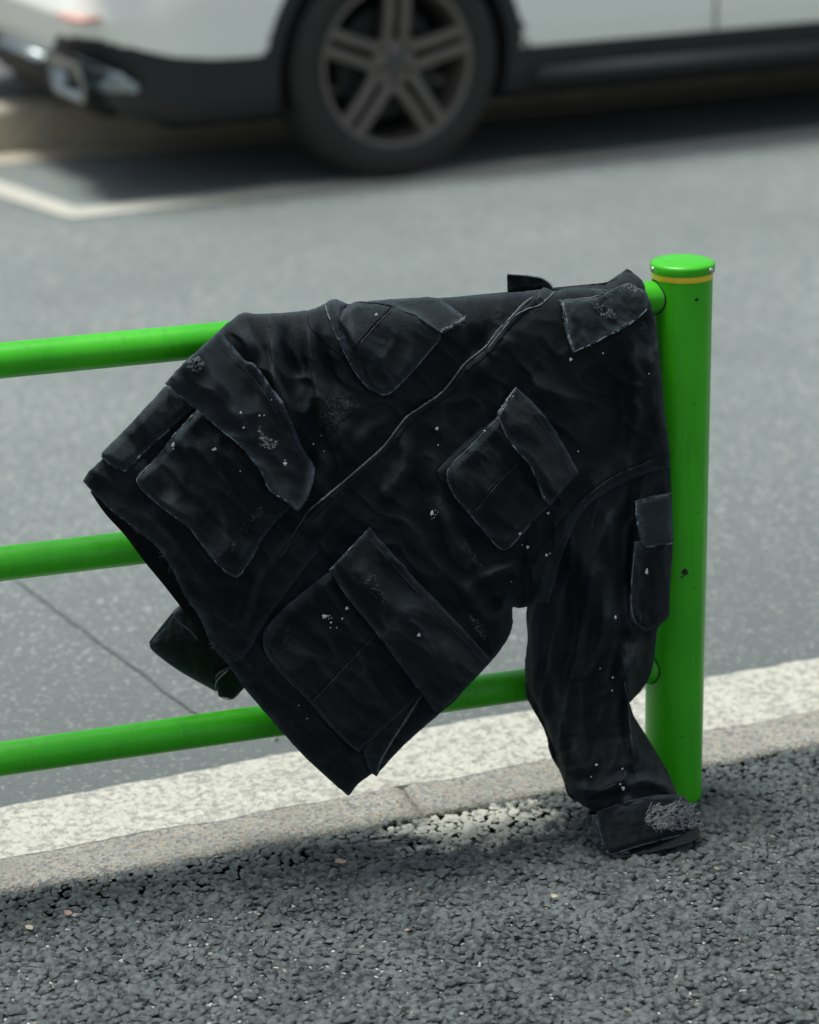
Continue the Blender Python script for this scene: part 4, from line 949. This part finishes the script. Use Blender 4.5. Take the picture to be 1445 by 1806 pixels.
def car_body():
    P = plan(); zs = np.r_[np.linspace(.24, .64, 44), np.linspace(.66, 1.06, 18)]
    T = np.roll(P, -1, 0) - np.roll(P, 1, 0); T /= np.linalg.norm(T, axis=1)[:, None]; Nn = np.stack([T[:, 1], -T[:, 0]], 1)
    n, m = len(P), len(zs); V = np.zeros((m, n, 3))
    for j, z in enumerate(zs):
        ins = np.interp(z, [.24, .30, .40, .46, .60, .8, .95, 1.06], [.055, .02, .008, .0, .0, .01, .02, .06])
        endbul = np.interp(z, [.24, .34, .45, .56, .66, .8, 1.06], [.09, .03, .0, -.03, 0, .04, .09])
        endw = np.clip((np.abs(P[:, 0] - (CL0 + CL1) / 2) - (CL1 - CL0) / 2 + RC) / RC, 0, 1)**2
        off = ins + endbul * endw
        V[j, :, 0] = P[:, 0] - Nn[:, 0] * off; V[j, :, 1] = P[:, 1] - Nn[:, 1] * off; V[j, :, 2] = z
    fw, fb = [], []
    for j in range(m - 1):
        for i in range(n):
            i2 = (i + 1) % n; x, y = (P[i] + P[i2]) / 2; z = (zs[j] + zs[j+1]) / 2
            on_side = y < .06 or y > CW - .06
            r = min(math.hypot(x, z - RW), math.hypot(x - WB, z - RW))
            if on_side and r < .402: continue
            # lower edge of the painted bodywork
            if x > -.41: zl = .392 if .4 < x < WB - .4 else .43
            else: zl = np.interp(-x, [.41, .5, .62, .75, .9, .96], [.44, .435, .438, .452, .49, .51])
            if x < CL0 + .06 + .0: zl = np.interp(min(y, CW - y), [.0, .25, .42, .5, .6, .95], [.51, .50, .485, .44, .405, .385])
            blk = z < zl or (on_side and r < .452 + (.01 if abs(x) > .3 and z < .5 else 0))
            f = (j*n+i, j*n+i2, (j+1)*n+i2, (j+1)*n+i); (fb if blk else fw).append(f)
    V = V.reshape(-1, 3)
    # clean edges: pull the verts on every material or arch boundary onto the true line
    sw = set(np.array(fw).ravel().tolist()); sb = set(np.array(fb).ravel().tolist())
    cnt = np.bincount(np.concatenate([np.array(fw).ravel(), np.array(fb).ravel()]), minlength=len(V))
    for vi in sw | sb:
        x, y, z = V[vi]; side = y < .12 or y > CW - .12
        for cx in (0., WB):
            q = math.hypot(x - cx, z - RW)
            if not side or q > .52: continue
            if cnt[vi] < 4 and q < .43 and z > .30: tgt = .402
            elif vi in sw and vi in sb and z > .455: tgt = .452
            else: continue
            V[vi, 0] = cx + (x - cx) * tgt / q; V[vi, 2] = RW + (z - RW) * tgt / q; break
        else:
            if vi in sw and vi in sb:
                if x > CL0 + .12 and side: V[vi, 2] = (.392 if .4 < x < WB - .4 else .43) if x > -.41 else np.interp(-x, [.41, .5, .62, .75, .9, .96], [.44, .435, .438, .452, .49, .51])
    o = mesh_obj('body_shell', V, np.array(fw), WHITE, car); c = mesh_obj('lower_cladding', V, np.array(fb), BLACKP, car)
    for q in (o, c):
        bm = bmesh.new(); bm.from_mesh(q.data); bmesh.ops.delete(bm, geom=[v for v in bm.verts if not v.link_faces], context='VERTS'); bm.to_mesh(q.data); bm.free()
        md = q.modifiers.new('t', 'SOLIDIFY'); md.thickness = .012; md.offset = -1
car_body()
def box(name, lo, hi, mat, parent, bev=.02, taper=0.):
    bm = bmesh.new(); bmesh.ops.create_cube(bm, size=1)
    for v in bm.verts:
        v.co = Vector([(lo[k] + hi[k]) / 2 + v.co[k] * (hi[k] - lo[k]) for k in range(3)])
    if bev: bmesh.ops.bevel(bm, geom=bm.edges[:], offset=bev, segments=3, affect='EDGES')
    me = bpy.data.meshes.new(name); bm.to_mesh(me); bm.free(); me.materials.append(mat)
    for p_ in me.polygons: p_.use_smooth = True
    return link(bpy.data.objects.new(name, me), parent)
# hood, roof and glass of the car (above the frame)
def loft(name, secs, mat):
    V = []; Fc = []; n = len(secs[0])
    for s_ in secs: V += s_
    for i in range(len(secs) - 1):
        for k in range(n): k2 = (k + 1) % n; Fc.append((i*n+k, i*n+k2, (i+1)*n+k2, (i+1)*n+k))
    Fc.append(tuple(range(n))[::-1]); Fc.append(tuple((len(secs)-1)*n + k for k in range(n)))
    o = mesh_obj(name, V, Fc, mat, car, smooth=False); md = o.modifiers.new('b', 'BEVEL'); md.width = .03; md.segments = 2; return o
loft('hood', [[(CL0 + .1, .09, 1.04), (CL1 - .15, .09, 1.0), (CL1 - .15, CW - .09, 1.0), (CL0 + .1, CW - .09, 1.04)], [(CL0 + .2, .12, 1.08), (CL1 - .35, .14, 1.08), (CL1 - .35, CW - .14, 1.08), (CL0 + .2, CW - .12, 1.08)]], WHITE)
loft('window_band', [[(CL0 + .12, .11, 1.075), (2.55, .11, 1.075), (2.55, CW - .11, 1.075), (CL0 + .12, CW - .11, 1.075)], [(CL0 + .42, .25, 1.50), (1.75, .25, 1.50), (1.75, CW - .25, 1.50), (CL0 + .42, CW - .25, 1.50)]], GLASS)
loft('roof', [[(CL0 + .36, .22, 1.503), (1.82, .22, 1.503), (1.82, CW - .22, 1.503), (CL0 + .36, CW - .22, 1.503)], [(CL0 + .60, .32, 1.60), (1.5, .32, 1.60), (1.5, CW - .32, 1.60), (CL0 + .60, CW - .32, 1.60)]], WHITE)
box('underbody', (CL0 + .22, .12, .20), (CL1 - .2, CW - .12, .34), BLACKU, car, .04)
box('underbody', (-.40, .30, .30), (.40, CW - .30, .78), BLACKU, car, .05)
box('underbody', (WB - .40, .30, .30), (WB + .40, CW - .30, .78), BLACKU, car, .05)
box('fuel_tank', (-.92, .28, .23), (-.5, 1.3, .36), BLACKU, car, .04)
# wheel wells
for wx in (0, WB):
    for yy in (0, 1):
        V = []; Fc = []; n = 24
        for k in range(n + 1):
            a = math.radians(-20 + 220 * k / n)
            for y in (.012, .30): V.append((wx + .40 * math.cos(a), y if not yy else CW - y, RW + .40 * math.sin(a)))
        for k in range(n): Fc.append((2*k, 2*k+1, 2*k+3, 2*k+2))
        mesh_obj('wheel_well', V, Fc, BLACKU, car)
def strip_on_side(name, pts, w, mat, yoff=-.0035):
    V = []; Fc = []
    for k, (x, z) in enumerate(pts): V += [(x - w/2, yoff, z), (x + w/2, yoff, z)]
    for k in range(len(pts) - 1): Fc.append((2*k, 2*k+1, 2*k+3, 2*k+2))
    return mesh_obj(name, V, Fc, mat, car, smooth=False)
strip_on_side('door_gap', [(1.175, .396), (1.175, .60), (1.15, .9)], .008, SEAMM, .0115 - .016)
strip_on_side('door_gap', [(.47, .62), (.60, .80), (.62, 1.0)], .008, SEAMM, .001)
strip_on_side('door_gap', [(2.2, .396), (2.2, .6), (2.2, 1.0)], .008, SEAMM, -.0045)
box('sill_step', (.50, -.012, .262), (WB - .50, .12, .325), BLACKP, car, .012)
# exhaust trims with chrome surround, rear diffuser and reflectors
def ring_prism(name, outer, inner, x0, x1, mat):
    V = []; Fc = []; n = len(outer)
    for x, P in ((x0, outer), (x0 - .006, inner), (x1, inner), (x1, outer)):
        for (y, z) in P: V.append((x, y, z))
    for a in range(3):
        for k in range(n): k2 = (k + 1) % n; Fc.append((a*n+k, a*n+k2, (a+1)*n+k2, (a+1)*n+k))
    return mesh_obj(name, V, Fc, mat, car)
def rr_poly(cy, cz, w, h, r, sk=0., n=7):
    P = []
    for (sx, sz, a0) in ((1, 1, 0), (-1, 1, 90), (-1, -1, 180), (1, -1, 270)):
        for k in range(n):
            a = math.radians(a0 + 90 * k / (n - 1)); y = sx * (w/2 - r) + r * math.cos(a); z = sz * (h/2 - r) + r * math.sin(a); P.append((cy + y + sk * z, cz + z))
    return P
for cy, sk in ((.27, .25), (CW - .27, -.25)):
    e = ring_prism('exhaust_trim', rr_poly(cy, .375, .34, .125, .055, sk), rr_poly(cy, .372, .29, .078, .036, sk), CL0 - .035, CL0 + .16, CHROME)
    inn = rr_poly(cy, .372, .289, .077, .036, sk); mesh_obj('exhaust_inner', [(CL0 + .03, y, z) for y, z in inn], [tuple(range(len(inn)))], BLACKU, car, smooth=False)
    if cy < 1:
        V = []; Fc = []                                     # bright blade that sweeps round the corner
        for k in range(22):
            a = math.radians(190 + 42 * k / 21); rr_ = RC + .010; x = CL0 + RC + rr_ * math.cos(a); y = RC + rr_ * math.sin(a); zc = .405 - .05 * (k / 21)**1.5; hh = .036 * (1 - (k / 21)**2)**.5 + .002
            V += [(x, y, zc - hh), (x - .006, y - .006, zc), (x, y, zc + hh)]
        for k in range(21):
            for j in range(2): Fc.append((3*k+j, 3*k+3+j, 3*k+4+j, 3*k+1+j))
        mesh_obj('chrome_blade', V, Fc, CHROME, car)
    box('rear_reflector', (CL0 - .012 - .03, cy - .13, .560), (CL0 + .05, cy + .06, .571), RED, car, .004)
box('diffuser_bar', (CL0 - .02, .62, .375), (CL0 + .1, CW - .62, .395), CHROME, car, .006)
box('rear_diffuser', (CL0 + .01, .24, .30), (CL0 + .25, CW - .24, .395), BLACKP, car, .015)
box('tail_light', (CL0 - .02, .06, .84), (CL0 + .25, .40, .94), RED, car, .02); box('tail_light', (CL0 - .02, CW - .40, .84), (CL0 + .25, CW - .06, .94), RED, car, .02)
# wheels
TYRE = simple('tyre_rubber', (.020, .018, .0165), .75, var=.3, scale=30); ALLOY = simple('dusty_alloy', (.155, .132, .122), .42, metal=.5, var=.15, scale=25); ROTOR = simple('brake_rotor', (.02, .02, .02), .6, metal=.3)
def wheel():
    w = bpy.data.objects.new('wheel', bpy.data.meshes.new('wheel')); link(w, car)
    # tyre is the wheel part's own mesh
    prof = [(.250, .0), (.262, -.010), (.285, -.018), (.318, -.016), (.338, -.004), (.350, .016), (.3545, .045), (.355, .12), (.3545, .195), (.348, .228), (.32, .245), (.27, .24), (.25, .22)]
    n = 96; V = []; Fc = []
    for r, y in prof:
        for k in range(n): a = 2 * math.pi * k / n; V.append((r * math.cos(a), y + .012, r * math.sin(a)))
    for i in range(len(prof) - 1):
        for k in range(n): k2 = (k + 1) % n; Fc.append((i*n+k, i*n+k2, (i+1)*n+k2, (i+1)*n+k))
    me = bpy.data.meshes.new('tyre'); me.from_pydata(V, [], Fc); me.materials.append(TYRE)
    for p_ in me.polygons: p_.use_smooth = True
    w.data = me
    lathe('rim', [(.252, .014), (.254, .004), (.248, .002), (.238, .006), (.232, .02), (.226, .06), (.222, .2), (.2, .2)], ALLOY, w, 96, axis='Y', caps=False)
    lathe('brake_disc', [(.0, .085), (.17, .085), (.17, .10), (.0, .10)], ROTOR, w, 48, axis='Y')
    lathe('wheel_backing', [(.0, .15), (.222, .15)], BLACKU, w, 48, axis='Y')
    for k in range(5):
        a0 = math.radians(90 + 72 * k - 3); bm = bmesh.new()
        for s_ in (-1, 1):
            # two ribs of a spoke, spread at the hub where they meet those of the neighbours
            pts = [(.056, s_ * .034, .026), (.10, s_ * .028, .014), (.16, s_ * .0265, .007), (.240, s_ * .0275, .007)]
            wd = [.0155, .0165, .0165, .0175]; prev = None
            for (r, t, y), hw in zip(pts, wd):
                ring = [bm.verts.new((r * math.cos(a0) - (t + q * hw) * math.sin(a0), y + dy, r * math.sin(a0) + (t + q * hw) * math.cos(a0))) for q, dy in ((-1, .006), (-.55, 0), (.55, 0), (1, .006), (1, .04), (-1, .04))]
                if prev:
                    for i in range(6): bm.faces.new((prev[i], prev[(i+1) % 6], ring[(i+1) % 6], ring[i]))
                prev = ring
        # recessed web between the two ribs
        q = []
        for r, t in ((.07, .024), (.24, .015), (.24, -.015), (.07, -.024)):
            q.append(bm.verts.new((r * math.cos(a0) - t * math.sin(a0), .064, r * math.sin(a0) + t * math.cos(a0))))
        mesh_obj('spoke_recess', [v.co[:] for v in q], [(0, 1, 2, 3)], BLACKU, w, smooth=False); [bm.verts.remove(v) for v in q]; me = bpy.data.meshes.new('spoke'); bm.to_mesh(me); bm.free(); me.materials.append(ALLOY); link(bpy.data.objects.new('spoke', me), w)
    lathe('hub', [(.0, .022), (.03, .022), (.034, .024), (.058, .030), (.076, .036), (.08, .06), (.0, .06)], ALLOY, w, 48, axis='Y')
    lathe('hub_cap', [(.0, .016), (.024, .0165), (.029, .018), (.031, .024)], simple('black_hub_cap', (.03, .03, .032), .4), w, 32, axis='Y')
    V = []; Fc = []
    for k in range(3):
        a = math.radians(90 + 120 * k); b = len(V)
        V += [(.002 * math.cos(a + 1.57), .0145, .002 * math.sin(a + 1.57)), (.021 * math.cos(a), .0155, .021 * math.sin(a)), (.002 * math.cos(a - 1.57), .0145, .002 * math.sin(a - 1.57))]; Fc.append((b, b+1, b+2))
    mesh_obj('emblem', V, Fc, CHROME, w, smooth=False)
    for k in range(5):
        a = math.radians(90 + 72 * k + 33); l = lathe('lug_bolt', [(0, .020), (.008, .020), (.009, .03)], ROTOR, w, 12, axis='Y'); l.location = (.05 * math.cos(a), 0.004, .05 * math.sin(a))
    w.location = (0, 0, RW); w.scale = (1.045, 1, 1.045); return w
wh = wheel()
for (wx, flip) in ((WB, 0), (0, 1), (WB, 1)):
    c = wh.copy(); link(c, car); c.location = (wx, CW if flip else 0, RW + (.145 if flip else 0))   # far wheels stand on the raised pavement; c.rotation_euler = (0, 0, math.pi if flip else 0)
    for ch in list(wh.children):
        d = ch.copy(); link(d, c)
